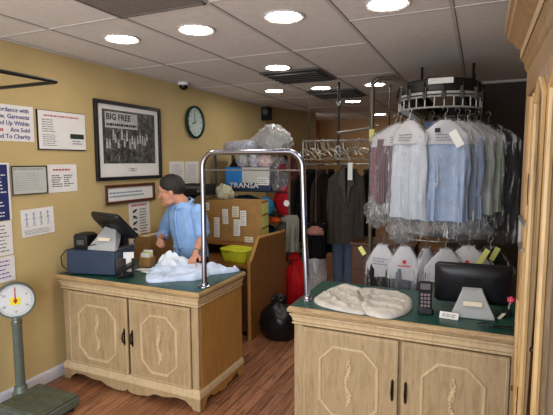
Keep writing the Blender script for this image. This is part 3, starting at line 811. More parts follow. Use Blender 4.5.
MB().lathe([(.022, 0), (.025, .005), (.022, .035), (.016, .04)], (0, 0, 0), 16).build('holder', M['blackmatte'], t)
MB().tube([(0, 0, .02), (.012, -.005, .085)], .004, 8).build('barrel', M['greyplastic'], t)
q = MB()
for k in range(5):
    a_ = 2 * pi * k / 5; q.ell((.013 + .011 * cos(a_), -.008, .098 + .011 * sin(a_)), (.010, .005, .010), 10, 6)
q.build('petals', plain('pink_petal', S(226, 60, 110), .6), t)
MB().ell((.013, -.014, .098), (.005, .004, .005), 10, 6).build('flower_centre', M['yellow'], t)
t = thing('key_tag', 'pale tag and clip lying at the right end of the counter', 'tag', (.135, 2.80, TOP + .001), R(55))
MB().box(-.04, .04, -.01, .01, .0, .004, Matrix.Rotation(R(-25), 4, 'Y')).build('tag', M['cream'], t)
MB().tube([(.04, 0, .02), (.055, .01, .02), (.06, 0, .025), (.045, -.008, .022)], .003, 6, True).build('clip', M['steel'], t)

# ================================================================== MAN
def remesh_join(mb, voxel, name, mats, smooth_it=6):
    o = mb.build('tmp_' + name, mats, smooth=False)
    r = o.modifiers.new('r', 'REMESH'); r.mode = 'VOXEL'; r.voxel_size = voxel; r.use_smooth_shade = True
    s = o.modifiers.new('s', 'SMOOTH'); s.factor = .5; s.iterations = smooth_it
    bpy.context.view_layer.update()
    dg = bpy.context.evaluated_depsgraph_get()
    me = bpy.data.meshes.new_from_object(o.evaluated_get(dg)); me.name = name
    old = o.data; bpy.data.objects.remove(o); bpy.data.meshes.remove(old)
    me.materials.clear()
    for m in (mats if isinstance(mats, (list, tuple)) else [mats]): me.materials.append(m)
    me.polygons.foreach_set('use_smooth', [True] * len(me.polygons))
    n = bpy.data.objects.new(name, me); COL.objects.link(n)
    return n
PO = V((-2.44, 3.50, 0))
def L(x, y, z): return V((x, y, z)) - PO
man = thing('person', 'man with short dark hair in a light blue shirt leaning over the counter', 'person', tuple(PO))
def frame_m(c, fwd, up=V((0, 0, 1))):
    x = V(fwd).normalized(); y = up.cross(x).normalized(); z = x.cross(y)
    m = Matrix((x, y, z)).transposed().to_4x4(); m.translation = c
    return m
HEADC = L(-2.556, 3.40, 1.487)
HM = frame_m(HEADC, (-.90, -.37, -.19)) @ Matrix.Scale(1.08, 4)
NECK = L(-2.475, 3.455, 1.375)
def loft(mb, secs, fwd_side, n=24):
    rs = []
    for c, rx, ry in secs:
        s_, f_ = fwd_side
        rs.append([tuple(V(c) + s_ * (rx * math.copysign(abs(cos(2 * pi * j / n)) ** .85, cos(2 * pi * j / n))) + f_ * (ry * math.copysign(abs(sin(2 * pi * j / n)) ** .85, sin(2 * pi * j / n)))) for j in range(n)])
    mb.rings(rs)
SH_L, EL_L, WR_L = L(-2.262, 3.41, 1.318), L(-2.235, 3.40, 1.075), L(-2.14, 3.15, .992)
SH_R, EL_R, WR_R = L(-2.672, 3.53, 1.285), L(-2.80, 3.585, 1.055), L(-2.705, 3.405, 1.035)
side = (SH_L - SH_R); side.z = 0; side.normalize(); fwd = V((side.y, -side.x, 0))
if fwd.y > 0: fwd = -fwd
def hand(mb, T, curls, spread=1.0):
    # T: x along the fingers, y towards the thumb, z out of the back of the hand
    rs = []
    for (x, hw, th) in ((-.012, .024, .018), (.015, .032, .017), (.05, .040, .015), (.08, .041, .012), (.09, .038, .010)):
        rs.append([tuple(T @ V((x, hw * cos(2 * pi * j / 14), th * sin(2 * pi * j / 14)))) for j in range(14)])
    mb.rings(rs)
    for k, (yy, L1, L2, L3, r_) in enumerate([(.029, .044, .027, .021, .0088), (.010, .050, .031, .023, .0092), (-.010, .046, .028, .022, .0088), (-.029, .036, .021, .018, .0078)]):
        p = V((.083, yy, 0)); ang = R(-6) - curls[k]; sp = R((14, 4, -6, -16)[k]) * spread
        pts = [p.copy()]
        for seg, ll in enumerate((L1, L2, L3)):
            dv = V((cos(ang) * cos(sp), cos(ang) * sin(sp), sin(ang))); p = p + dv * ll; pts.append(p.copy()); ang -= curls[k] * .9 + R(6)
        mb.chain([T @ q for q in pts], [r_, r_ * .95, r_ * .85, r_ * .72], 10)
    th = [V((.012, .022, -.006)), V((.040, .047, -.012)), V((.066, .060, -.016)), V((.086, .064, -.020))]
    if curls[0] > .6: th = [V((.012, .022, -.008)), V((.042, .042, -.022)), V((.066, .036, -.036)), V((.082, .022, -.042))]
    mb.chain([T @ q for q in th], [.0135, .0115, .0105, .0085], 10)
def hframe(w, d_, back, thumb_sign):
    x = V(d_).normalized(); z = V(back); z = (z - x * z.dot(x)).normalized(); y = z.cross(x) * thumb_sign
    m = Matrix((x, y, z)).transposed().to_4x4(); m.translation = w
    return m
b = MB()
# head
def he(c, r, q=None): b.ell((0, 0, 0), r, 20, 14, T=HM @ Matrix.Translation(c))
he((-.012, 0, .032), (.098, .076, .090)); he((.028, 0, -.035), (.066, .060, .078)); he((.066, 0, -.094), (.032, .032, .025)); he((.03, .030, -.08), (.045, .024, .03)); he((.03, -.030, -.08), (.045, .024, .03))
he((.060, 0, .03), (.040, .060, .055)); he((.052, .030, -.028), (.034, .026, .030)); he((.052, -.030, -.028), (.034, .026, .030))
b.caps(HM @ V((.097, 0, .008)), .0085, HM @ V((.115, 0, -.032)), .0112, 12)
b.caps(HM @ V((.108, .013, -.036)), .008, HM @ V((.108, -.013, -.036)), .008, 10)
b.caps(HM @ V((.086, .038, .018)), .011, HM @ V((.094, .008, .018)), .011, 10); b.caps(HM @ V((.086, -.038, .018)), .011, HM @ V((.094, -.008, .018)), .011, 10)
he((.088, 0, -.062), (.013, .022, .007)); he((.086, 0, -.074), (.012, .019, .007))
for s_ in (-1, 1): he((-.012, s_ * .077, -.008), (.021, .011, .033))
b.chain([HM @ V((-.025, 0, -.045)), NECK + V((0, 0, .01)), NECK + V((.0, .0, -.07))], [.060, .058, .062], 18)
# torso
PEL = L(-2.43, 3.505, .86)
loft(b, [(L(-2.43, 3.51, .80), .150, .100), (PEL, .165, .11), (L(-2.44, 3.505, .98), .150, .105), (L(-2.45, 3.49, 1.12), .165, .11), (L(-2.46, 3.48, 1.25), .175, .105), (L(-2.47, 3.47, 1.335), .135, .08), (L(-2.475, 3.465, 1.385), .06, .055)], (side, fwd))
b.chain([SH_L, EL_L], [.052, .042]); b.chain([SH_R, EL_R], [.052, .042])
b.chain([EL_L, EL_L.lerp(WR_L, .35), WR_L], [.041, .043, .027]); b.chain([EL_R, EL_R.lerp(WR_R, .35), WR_R], [.040, .041, .027])
hand(b, hframe(WR_L + V((.004, -.012, -.006)), (.22, -.86, -.40), (-.30, -.30, 1), 1), (.10, .08, .10, .16), 1.3)
hand(b, hframe(WR_R + V((.006, -.012, 0)), (.42, -.85, -.05), (-.75, -.35, .5), -1), (.95, 1.05, 1.1, 1.15), .3)
# legs
for fx, fy, hx in ((-2.56, 3.56, -.085), (-2.33, 3.50, .085)):
    hip = PEL + side * hx; knee = V((fx + .0, fy - .03, .48)) - PO; ank = V((fx, fy + .02, .09)) - PO
    b.chain([hip, knee, knee.lerp(ank, .35), ank], [.095, .062, .06, .042], 16)
    b.chain([ank + V((0, .01, -.03)), ank + V((-.03, -.14, -.05))], [.045, .036], 14)
body = remesh_join(b, .0052, 'body', M['skin'], 3); body.parent = man
# shirt
s = MB()
loft(s, [(L(-2.43, 3.51, .85), .178, .125), (L(-2.43, 3.505, .92), .182, .128), (L(-2.44, 3.50, 1.02), .176, .125), (L(-2.45, 3.49, 1.13), .198, .130), (L(-2.46, 3.48, 1.24), .205, .122), (L(-2.468, 3.472, 1.31), .205, .10), (L(-2.472, 3.466, 1.358), .135, .082), (L(-2.475, 3.46, 1.392), .072, .068)], (side, fwd))
s.chain([SH_L + V((-.02, 0, -.005)), SH_L.lerp(EL_L, .5), SH_L.lerp(EL_L, .80)], [.070, .070, .066], 18)
s.chain([SH_R + V((.03, 0, -.005)), SH_R.lerp(EL_R, .5), EL_R, EL_R.lerp(WR_R, .42)], [.070, .066, .060, .054], 18)
rnd = random.Random(3)
for k in range(7):   # soft creases in the cloth
    z = .92 + .05 * k; a0 = rnd.uniform(-.9, .9)
    p = L(-2.445, 3.495, z); q0 = p + side * .17 * sin(a0 - .35) + fwd * .118 * cos(a0 - .35); q1 = p + side * .17 * sin(a0 + .35) + fwd * .118 * cos(a0 + .35) + V((0, 0, rnd.uniform(-.05, .05)))
    s.caps(q0, .014, q1, .012, 8)
shirt = remesh_join(s, .007, 'shirt', M['shirtblue'], 7); shirt.parent = man
cm = MB()   # collar: two leaves round the neck
cen = NECK + V((0, 0, .022))
def collar(u, v):
    a_ = -pi * .93 + u * 2 * pi * .93
    drop = (.012 + .030 * (abs(a_) / pi) ** 2) * v
    rad = .076 + .026 * v
    return tuple(cen + (-fwd) * (rad * cos(a_)) + side * (rad * sin(a_)) + V((0, 0, .030 - drop - .062 * (1 - cos(a_)) * .5)))
cm.grid(40, 5, collar).build('collar', M['shirtblue'], man, solid=.004)
pk = MB()
pl_ = [(L(-2.474, 3.466, 1.345), .084), (L(-2.468, 3.472, 1.305), .107), (L(-2.46, 3.48, 1.23), .129), (L(-2.45, 3.49, 1.12), .135), (L(-2.44, 3.50, 1.02), .131), (L(-2.43, 3.505, .93), .134)]
pk.grid(3, 6, lambda u, v: tuple(pl_[round(v * 5)][0] + fwd * pl_[round(v * 5)][1] + side * (u - .5) * .036))
pk.build('placket', M['shirtblue'], man, solid=.003)
for k in range(1, 6):
    p = pl_[k][0] + fwd * (pl_[k][1] + .003)
    MB().ell(tuple(p), (.0045, .0045, .0045), 10, 6).build('button', M['shirtblue'], man)
# rolled cuffs, watch
for P0, P1, u0, r_ in ((SH_L, EL_L, .80, .070), (EL_R, WR_R, .40, .057)):
    MB().tube([P0.lerp(P1, u0 - .07), P0.lerp(P1, u0), P0.lerp(P1, u0 + .05)], [r_ * .98, r_ * 1.04, r_], 20).build('sleeve_cuff', M['shirtblue'], man)
wp = EL_L.lerp(WR_L, .9); wd = (WR_L - EL_L).normalized()
MB().tube([wp - wd * .011, wp + wd * .011], .0325, 20).build('wristwatch', M['steel'], man)
# trousers
tr = MB()
loft(tr, [(L(-2.43, 3.51, .74), .165, .115), (L(-2.43, 3.51, .82), .176, .12), (L(-2.43, 3.508, .89), .172, .118)], (side, fwd))
for fx, fy, hx in ((-2.56, 3.56, -.085), (-2.33, 3.50, .085)):
    hip = PEL + side * hx; knee = V((fx, fy - .03, .48)) - PO; ank = V((fx, fy + .02, .12)) - PO
    tr.chain([hip, knee, ank], [.108, .082, .068], 16)
trousers = remesh_join(tr, .010, 'trousers', M['trouser'], 6); trousers.parent = man
for fx, fy in ((-2.56, 3.56), (-2.33, 3.50)):
    q = MB(); rs = []
    for (y_, hw, zt) in ((.07, .03, .06), (.05, .042, .085), (0, .043, .09), (-.08, .05, .07), (-.15, .048, .05), (-.185, .03, .035)):
        rs.append([tuple(L(fx - .02 * (-y_), fy + y_, 0) + V((hw * cos(2 * pi * j / 14), 0, max(0.0, zt / 2 + zt / 2 * sin(2 * pi * j / 14))))) for j in range(14)])
    q.rings(rs); q.build('shoe', M['black'], man)
# face details
for s_ in (-1, 1):
    MB().ell((0, 0, 0), (.0085, .0125, .0058), 12, 8, T=HM @ Matrix.Translation((.0862, s_ * .031, -.002))).build('eye', M['eye'], man)
    MB().ell((0, 0, 0), (.006, .0085, .0056), 10, 6, T=HM @ Matrix.Translation((.0895, s_ * .031, -.003))).build('iris', M['iris'], man)
    MB().tube([HM @ V((.090, s_ * .050, .020)), HM @ V((.101, s_ * .034, .028)), HM @ V((.104, s_ * .013, .024))], [.003, .0045, .004], 8).build('eyebrow', M['hair'], man)
MB().ell((0, 0, 0), (.006, .019, .003), 12, 6, T=HM @ Matrix.Translation((.0975, 0, -.068))).build('lips', M['lip'], man)
# hair cap: closed shell that stops at the hairline
def hairf(u, v):
    a_ = 2 * pi * u                     # 0 = front
    fr = .5 + .5 * cos(a_)
    lim = R(60) * fr ** 2.2 + R(140) * (1 - fr) ** .8 + R(18) * (4 * fr * (1 - fr))
    lim *= 1 + .05 * noise.noise(V((sin(a_) * 4, cos(a_) * 4, 3.3)))
    th = lim * v
    edge = 1 - max(0, (v - .75) / .25) ** 2 * .10
    rr = (1.0 + .06 * noise.noise(V((sin(a_) * 6, cos(a_) * 6, th * 6))) + .03 * noise.noise(V((sin(a_) * 16, cos(a_) * 16, th * 9)))) * edge
    p = V((-.010 + .108 * sin(th) * cos(a_) * rr, .0865 * sin(th) * sin(a_) * rr, .034 + .104 * cos(th) * rr))
    return tuple(HM @ p)
MB().grid(48, 16, hairf, True).build('hair', M['hair'], man, solid=.012)

# ================================================================== PACKING DESK BEHIND THE LEFT COUNTER
YZX = Matrix(((0, 0, 1, 0), (1, 0, 0, 0), (0, 1, 0, 0), (0, 0, 0, 1)))     # prism (y, z) extruded along x
t = thing('packing_desk', 'brown veneer packing desk with a tall slanted side panel', 'desk', (-2.43, 4.29, 0))
pan = [(-.445, 0), (.445, 0), (.445, .965), (-.25, .99), (-.42, .785), (-.445, .785)]
MB().prism(pan, .405, .443, YZX).build('side_panel', M['desk'], t, bevel=.002)
q = MB()
ed = [(-.447, 0), (-.447, .787), (-.42, .787), (-.25, .992), (.445, .967)]
for (ya, za), (yb, zb) in zip(ed, ed[1:]): q.tube([(.424, ya, za), (.424, yb, zb)], .0195, 4)
q.build('edge_band', M['desk_edge'], t)
MB().box(-.42, .405, -.41, .44, .71, .735).build('desk_top', M['desk'], t, bevel=.002)
MB().box(-.42, .405, -.09, .44, .86, .882).box(-.42, -.40, -.09, .44, .735, .86).box(-.02, .0, -.09, .44, .735, .86).build('raised_shelf', M['desk'], t, bevel=.002)
MB().box(-.42, .405, .425, .445, .0, .86).build('back_panel', M['desk'], t)
MB().box(-.42, -.39, -.41, .42, 0, .71).build('left_panel', M['desk'], t)
MB().box(-.39, .405, -.36, -.34, .05, .71).build('front_panel', M['chest'], t)

t = thing('cardboard_carton', 'tall plain brown cardboard carton against the wall behind the register', 'box', (-2.985, 3.74, 0))
MB().box(-.10, .09, -.25, .24, 0, 1.03).build('carton', M['card'], t, bevel=.003)
MB().box(-.03, .03, -.25, .24, 1.03, 1.0315).build('tape', M['cream'], t)
t = thing('tag_box', 'large cardboard box pinned all over with white tickets', 'box', (-2.455, 4.45, .8835), R(5))
MB().box(-.345, .345, -.15, .06, 0, .455).build('carton', M['card'], t, bevel=.004)
MB().box(-.20, .345, -.19, .0, -.0015, .0015, Matrix.Translation((0, -.15, .455)) @ Matrix.Rotation(R(112), 4, 'X')).build('flap', M['carddark'], t)
for k, (x, z, w_, h_, m_) in enumerate([(-.315, .345, .055, .085, 'paper'), (-.215, .04, .065, .22, 'paper'), (-.10, .195, .065, .165, 'paper'), (0.0, .275, .08, .115, 'cream'), (.105, .18, .07, .165, 'paper'), (.02, .07, .075, .18, 'paper'), (.15, .006, .10, .06, 'cream')]):
    tk = MB().box(x, x + w_, -.163, -.160, z, z + h_).build('pinned_ticket', M[m_], t)
    tk.rotation_euler = (0, R((-3, 2, -4, 3, -2, 3, 0)[k] * .4), 0)
    bars(MB(), x + .008, x + w_ - .008, z + .01, z + h_ - .01, max(2, int(h_ / .022)), 40 + k, .3).build('printed_text', M['ink'], tk).matrix_local = Matrix.Translation((0, -.162, 0)) @ Matrix.Rotation(R(90), 4, 'X')
for k in range(3):
    MB().box(.346, .349, -.14, .05, .03 + k * .14, .145 + k * .14).build('side_label', M['ltyellow'], t)
t = thing('plastic_basket', 'lime yellow plastic basket on the desk below the tagged box', 'basket', (-2.225, 4.03, .7355), R(-10))
n = 36
def bk(u, v, o_=0.):
    a_ = 2 * pi * u; c_, s_ = cos(a_), sin(a_)
    rx, ry = (.125 + .035 * v + o_), (.09 + .03 * v + o_)
    return (rx * math.copysign(abs(c_) ** .45, c_), ry * math.copysign(abs(s_) ** .45, s_), .004 + .13 * v)
MB().grid(n, 6, bk, True).build('wall', M['basket'], t, solid=.004)
MB().prism([bk(k / n, 0)[:2] for k in range(n)], 0, .006).build('bottom', M['basket'], t)
MB().tube([bk(k / n, 1, .003) for k in range(n)], .009, 8, True).build('rim', M['basket'], t)
for k in range(0, n, 2): MB().tube([bk(k / n, .1, .003), bk(k / n, .95, .003)], .0035, 5).build('rib', M['basket'], t)
def crumple(name, c, rad, mat, seed, amp=.25, fs=6, flat=True, nu=40, nv=24, parent=None, top=None, solid=0, up=None):
    def fn(u, v):
        a_ = 2 * pi * u; th = pi * v
        p = V((sin(th) * cos(a_), sin(th) * sin(a_), cos(th)))
        k = 1 + amp * (noise.noise(p * fs * .35 + V((seed, seed * 2, 0))) + .6 * noise.noise(p * fs + V((0, seed, seed)))) + amp * .35 * abs(noise.noise(p * fs * 2.1 + V((seed, 0, 0))))
        q = V((p.x * rad[0] * k, p.y * rad[1] * k, p.z * rad[2] * k))
        if top and p.z > .3:
            f = 1 - top * ((p.z - .3) / .7); q.x *= max(f, .12); q.y *= max(f, .12)
        if flat and q.z < -rad[2] * .8: q.z = -rad[2] * .8
        q.z += rad[2] * .8
        if parent: return tuple(V(c) + q)
        return tuple(q)
    return MB().grid(nu, nv, fn, True).build(name, mat, parent, loc=None if parent else c, ang=60, solid=solid)
o = crumple('crumpled_paper_bag', (-2.60, 4.42, 1.3395), (.105, .075, .085), plain('pale_green_grey_bag', S(188, 186, 158), .7, bmp=.3), 3, .3)
tag(o, 'pale crumpled bag sitting on the left end of the tagged box', 'bag')

# ================================================================== SHELVING WITH BAGS BEHIND THE DESK
t = thing('shelving_unit', 'dark metal shelving unit behind the desk crammed with bags', 'shelf', (-2.49, 5.10, 0))
for sx in (-.51, .49):
    for sy in (-.23, .23):
        MB().box(sx - .016, sx + .016, sy - .016, sy + .016, 0, 1.87).build('upright', M['greydark'] if sx < 0 else M['chest'], t)
for z in (.25, .60, 1.12, 1.405, 1.865):
    MB().box(-.51, .49, -.235, .245, z - .012, z).build('shelf_board', M['darksteel'], t)
newsprint = plain('newsprint_bag', S(176, 178, 188), .4, var=.35, scale=26, bmp=.3)
o = crumple('printed_newspaper_bag', (-2.69, 5.05, 1.867), (.27, .15, .085), newsprint, 5, .2, 5)
tag(o, 'grey printed plastic bundle lying at the left of the shelf top', 'bag')
t = thing('plastic_bundle', 'tall peaked heap of clear plastic over pale goods on the shelf top', 'bag', (-2.29, 5.05, 1.867))
crumple('plastic', (0, 0, 0), (.24, .15, .185), M['filmbag'], 9, .3, 6, parent=t, top=.6)
crumple('wrapped_contents', (0, 0, .004), (.19, .12, .14), plain('white_wrapped_contents', S(150, 148, 136), .7, var=.25), 12, .3, 5, parent=t, top=.6)
t = thing('printed_carton', 'blue and white box lettered TRANSA standing on the shelf', 'box', (-2.56, 4.95, 1.4055), 0)
MB().box(-.31, .31, -.06, .06, 0, .285).build('carton', M['tra_navy'], t, bevel=.003)
MB().box(-.30, -.07, -.0615, -.06, .06, .28).build('blue_panel', M['tra_blue'], t)
MB().box(-.07, .30, -.0615, -.06, .095, .28).build('white_panel', M['greycard'], t)
text('TRANSA', .085, t, (-.25, -.0625, .06), M['paper'], rot=(R(90), 0, 0), bold=.001, sx=1.25)
MB().box(.14, .29, -.066, -.062, .07, .16).build('paper_label', M['paper'], t)
bars(MB(), .15, .28, .08, .15, 3, 61, .4).build('printed_text', M['ink'], t).matrix_local = Matrix.Translation((0, -.066, 0)) @ Matrix.Rotation(R(90), 4, 'X')
o = crumple('printed_sack', (-2.36, 4.96, 1.692), (.14, .07, .085), plain('red_white_print', S(196, 170, 166), .5, var=.4, scale=24), 14, .2); tag(o, 'white bag with red print wedged on top of the lettered box', 'bag')
o = crumple('grey_plastic_bag', (-2.62, 4.90, 1.692), (.08, .07, .09), M['filmbag'], 15, .3); tag(o, 'grey plastic bag bulging over the blue panel of the lettered box', 'bag')
o = crumple('clear_plastic_bag', (-2.16, 4.95, 1.407), (.13, .09, .22), M['filmthick'], 16, .3); tag(o, 'crinkled clear bag at the right end of the lettered box shelf', 'bag')
o = crumple('maroon_bundle', (-2.15, 5.17, 1.407), (.13, .1, .22), cloth('maroon_cloth', S(84, 42, 42)), 17, .25); tag(o, 'maroon cloth bundle behind the crinkled clear bag', 'bundle')
o = crumple('dark_bundle', (-2.80, 5.14, 1.407), (.15, .12, .21), M['blackmatte'], 18, .2); tag(o, 'black cloth bundle behind the left end of the lettered box', 'bundle')
o = crumple('teal_bag', (-2.66, 5.02, 1.122), (.24, .11, .12), M['teal'], 19, .15); tag(o, 'dark teal bag under the lettered box', 'bag')
o = crumple('blue_ball_bag', (-2.335, 4.94, 1.122), (.105, .10, .115), M['skyblue'], 20, .1); tag(o, 'round bright blue bag beside the red bag', 'bag')
t = thing('red_bag', 'dark red bag with a round white badge on the shelf', 'bag', (-2.08, 4.97, 1.122))
crumple('bag_body', (0, 0, 0), (.15, .11, .19), M['redcap'], 21, .12, parent=t)
MB().lathe([(.036, 0), (.036, .006)], (0, 0, 0), 18).build('badge', M['paper'], t).matrix_local = Matrix.Translation((.05, -.115, .15)) @ Matrix.Rotation(R(90), 4, 'X')
for k, (x, y, z, r_, m_, lab) in enumerate([
    (-2.76, 5.05, .602, (.20, .14, .22), 'blackmatte', 'black bundle low on the shelf at the left behind the desk'),
    (-2.38, 5.02, .602, (.16, .13, .22), 'teal', 'teal bundle low on the shelf behind the slanted panel'),
    (-2.13, 4.99, .602, (.10, .12, .24), 'greydark', 'charcoal bundle low at the right end of the shelf')]):
    o = crumple('cloth_bundle', (x, y, z), r_, M[m_], 30 + k, .2); tag(o, lab, 'bundle', 'bundles on the lower shelf')
for k, (nm, x, y, z, r_, m_, am, lab, ct) in enumerate([
    ('printed_bag', -2.47, 4.90, 1.692, (.055, .05, .10), newsprint, .3, 'narrow striped bag squeezed between the grey and red printed bags', 'bag'),
    ('dark_jacket', -2.52, 5.20, 1.407, (.16, .09, .22), M['blackmatte'], .25, 'dark crumpled jacket showing above the lettered box', 'jacket'),
    ('white_bag', -2.83, 4.93, 1.122, (.08, .07, .12), M['paper'], .3, 'small white crumpled bag at the left of the shelf under the box', 'bag'),
    ('maroon_pouch', -2.13, 4.93, 1.63, (.07, .06, .06), cloth('maroon_nylon', S(110, 40, 46)), .3, 'maroon pouch on top of the crinkled clear bag', 'pouch'),
    ('orange_pouch', -2.19, 4.90, 1.03, (.07, .05, .045), cloth('orange_nylon', S(196, 84, 44)), .3, 'small orange pouch just below the bright blue bag', 'pouch'),
    ('grey_hat', -2.04, 4.90, 1.04, (.08, .06, .05), M['greycloth'], .2, 'small grey cap below the dark red bag', 'cap')]):
    o = crumple(nm, (x, y, z), r_, m_, 110 + k, am); tag(o, lab, ct)
t = thing('stereo_receiver', 'flat black stereo box on a wall shelf behind the man', 'stereo', (-2.88, 4.30, 1.4085))
MB().box(-.16, .17, -.12, .12, .0, .10).build('case', M['blackmatte'], t, bevel=.004)
MB().box(-.15, .16, -.124, -.12, .05, .085).build('display', M['greydark'], t)
for x in (-.1, .1): MB().lathe([(.018, 0), (.016, .015)], (0, 0, 0), 16, Matrix.Translation((x, -.12, .03)) @ Matrix.Rotation(R(90), 4, 'X')).build('knob', M['steel'], t)
t = thing('wall_shelf', 'narrow dark bracket shelf carrying the stereo box', 'shelf', (WX, 4.30, 1.39))
MB().box(.0, .42, -.15, .15, .0, .018).build('board', M['blackmatte'], t)
for y in (-.1, .1): MB().prism([(0, 0), (.2, 0), (0, -.12)], y - .008, y + .008, FR).build('bracket', M['darksteel'], t)

# ------------------------------------------------------------------ floor bags
t = thing('bin_bag', 'full black bin bag tied at the top on the floor in the gap', 'bag', (-1.80, 4.04, 0))
crumple('sack', (.02, 0, .0), (.20, .155, .22), M['trash'], 47, .10, 5, parent=t, top=.42)
crumple('knot', (.02, 0, .36), (.075, .06, .045), M['trash'], 42, .35, parent=t)
t = thing('laundry_bag', 'bright red nylon laundry bag standing beside the slanted brown panel', 'bag', (-1.93, 4.90, 0))
crumple('sack', (.0, 0, 0), (.15, .115, .35), M['red'], 43, .26, 6, parent=t, top=.4)
crumple('neck_gather', (-.02, 0, .60), (.07, .06, .05), M['red'], 44, .3, parent=t)
MB().tube([(-.02 + .06 * cos(k * .8), .055 * sin(k * .8), .615 + .001 * k) for k in range(8)], .007, 6).build('drawstring', M['blackmatte'], t)
o = crumple('red_cloth', (-1.73, 4.52, 0), (.13, .11, .06), M['red'], 45, .3); tag(o, 'crumpled red cloth on the floor right behind the bin bag', 'cloth')
o = crumple('clear_laundry_bag', (-1.72, 4.98, .0), (.15, .12, .47), M['clear'], 46, .10, 4, top=.25); tag(o, 'big clear plastic bag standing right of the red laundry bag', 'bag')

# brown chest below the hanging clothes
t = thing('wooden_chest', 'dark brown wooden chest of drawers at the back behind the right counter', 'chest', (-.93, 4.98, 0))
MB().box(-.30, .34, -.22, .22, .05, .86).build('carcass', M['chest'], t, bevel=.004)
MB().box(-.32, .36, -.24, .23, .86, .89).build('top', M['chest'], t, bevel=.005)
for k in range(3):
    dr = MB().box(-.28, .32, -.235, -.218, .09 + k * .26, .33 + k * .26).build('drawer', M['chest'], t, bevel=.003)
    MB().ell((.02, -.245, .21 + k * .26), (.014, .014, .014), 12, 8).build('knob', M['bronze'], dr)
MB().box(-.30, .34, -.20, .22, 0, .05).build('plinth', M['blackmatte'], t)

# ================================================================== GARMENTS
def hanger(t, hw, zshoulder, hookz, mat):
    q = MB()
    pts = [(.0, 0, hookz - .035)]
    pts = [(-.018, 0, hookz - .012), (-.016, 0, hookz + .002), (0, 0, hookz + .010), (.016, 0, hookz - .004), (.012, 0, hookz - .022), (0, 0, hookz - .04), (0, 0, -.01)]
    q.tube(pts, .0024, 6)
    q.tube([(0, 0, -.01), (-hw * .5, 0, zshoulder * .45 - .01), (-hw, 0, zshoulder), (hw, 0, zshoulder), (hw * .5, 0, zshoulder * .45 - .01), (0, 0, -.01)], .0024, 6)
    return q.build('wire_hanger', mat, t)
def outline(v, W, nk, sh, flare):
    # half width at height fraction v (0 neck .. 1 hem)
    if v < sh:
        k = v / sh; return nk + (W - nk) * (k ** .85)
    return W * (1 - .04 * sin((v - sh) / (1 - sh) * pi)) * (1 + flare * (v - sh))
def drape(W, L_, nk=.05, sh=.13, flare=.05, d0=.014, d1=.026, folds=6, amp=.02, seed=1, z0=0., off=0., hem=.01, z1=None):
    rnd = random.Random(seed); ph = rnd.uniform(0, 6); ph2 = rnd.uniform(0, 6)
    def fn(u, v):
        a_ = 2 * pi * u; c_, s_ = cos(a_), sin(a_)
        hw = outline(v, W, nk, sh, flare) + off
        dp = (d0 + (d1 - d0) * min(1, v * 2.2)) + off
        x = hw * math.copysign(abs(c_) ** .8, c_)
        k = min(1, max(0, (v - .08) * 2))
        y = dp * math.copysign(abs(s_) ** .7, s_) + amp * k * sin(x / W * folds * .9 + ph + 1.6 * v) + amp * .55 * k * sin(x / W * folds * 3.7 + ph2)
        y += .012 * noise.noise(V((x * 7 + seed, v * L_ * 4, s_)))
        z = z0 - v * L_ + hem * k * noise.noise(V((x * 9, seed, s_ * 2))) * (v > .9)
        return (x, y, z)
    return fn
def sleeve(mb, sx, W, sh, L_, ln, seed):
    p0 = V((sx * (W - .045), 0, -sh * L_ - .015)); p1 = V((sx * (W - .018), .008, -sh * L_ - ln * .5)); p2 = V((sx * (W - .03), .012, -sh * L_ - ln))
    rs = []
    for k in range(9):
        u = k / 8; p = p0.lerp(p1, u * 2) if u < .5 else p1.lerp(p2, u * 2 - 1)
        r_ = .052 - .016 * u
        rs.append([tuple(p + V((r_ * cos(2 * pi * j / 12) * .85, r_ * sin(2 * pi * j / 12) * .5 + .004 * sin(9 * u + j), 0))) for j in range(12)])
    mb.rings(rs)
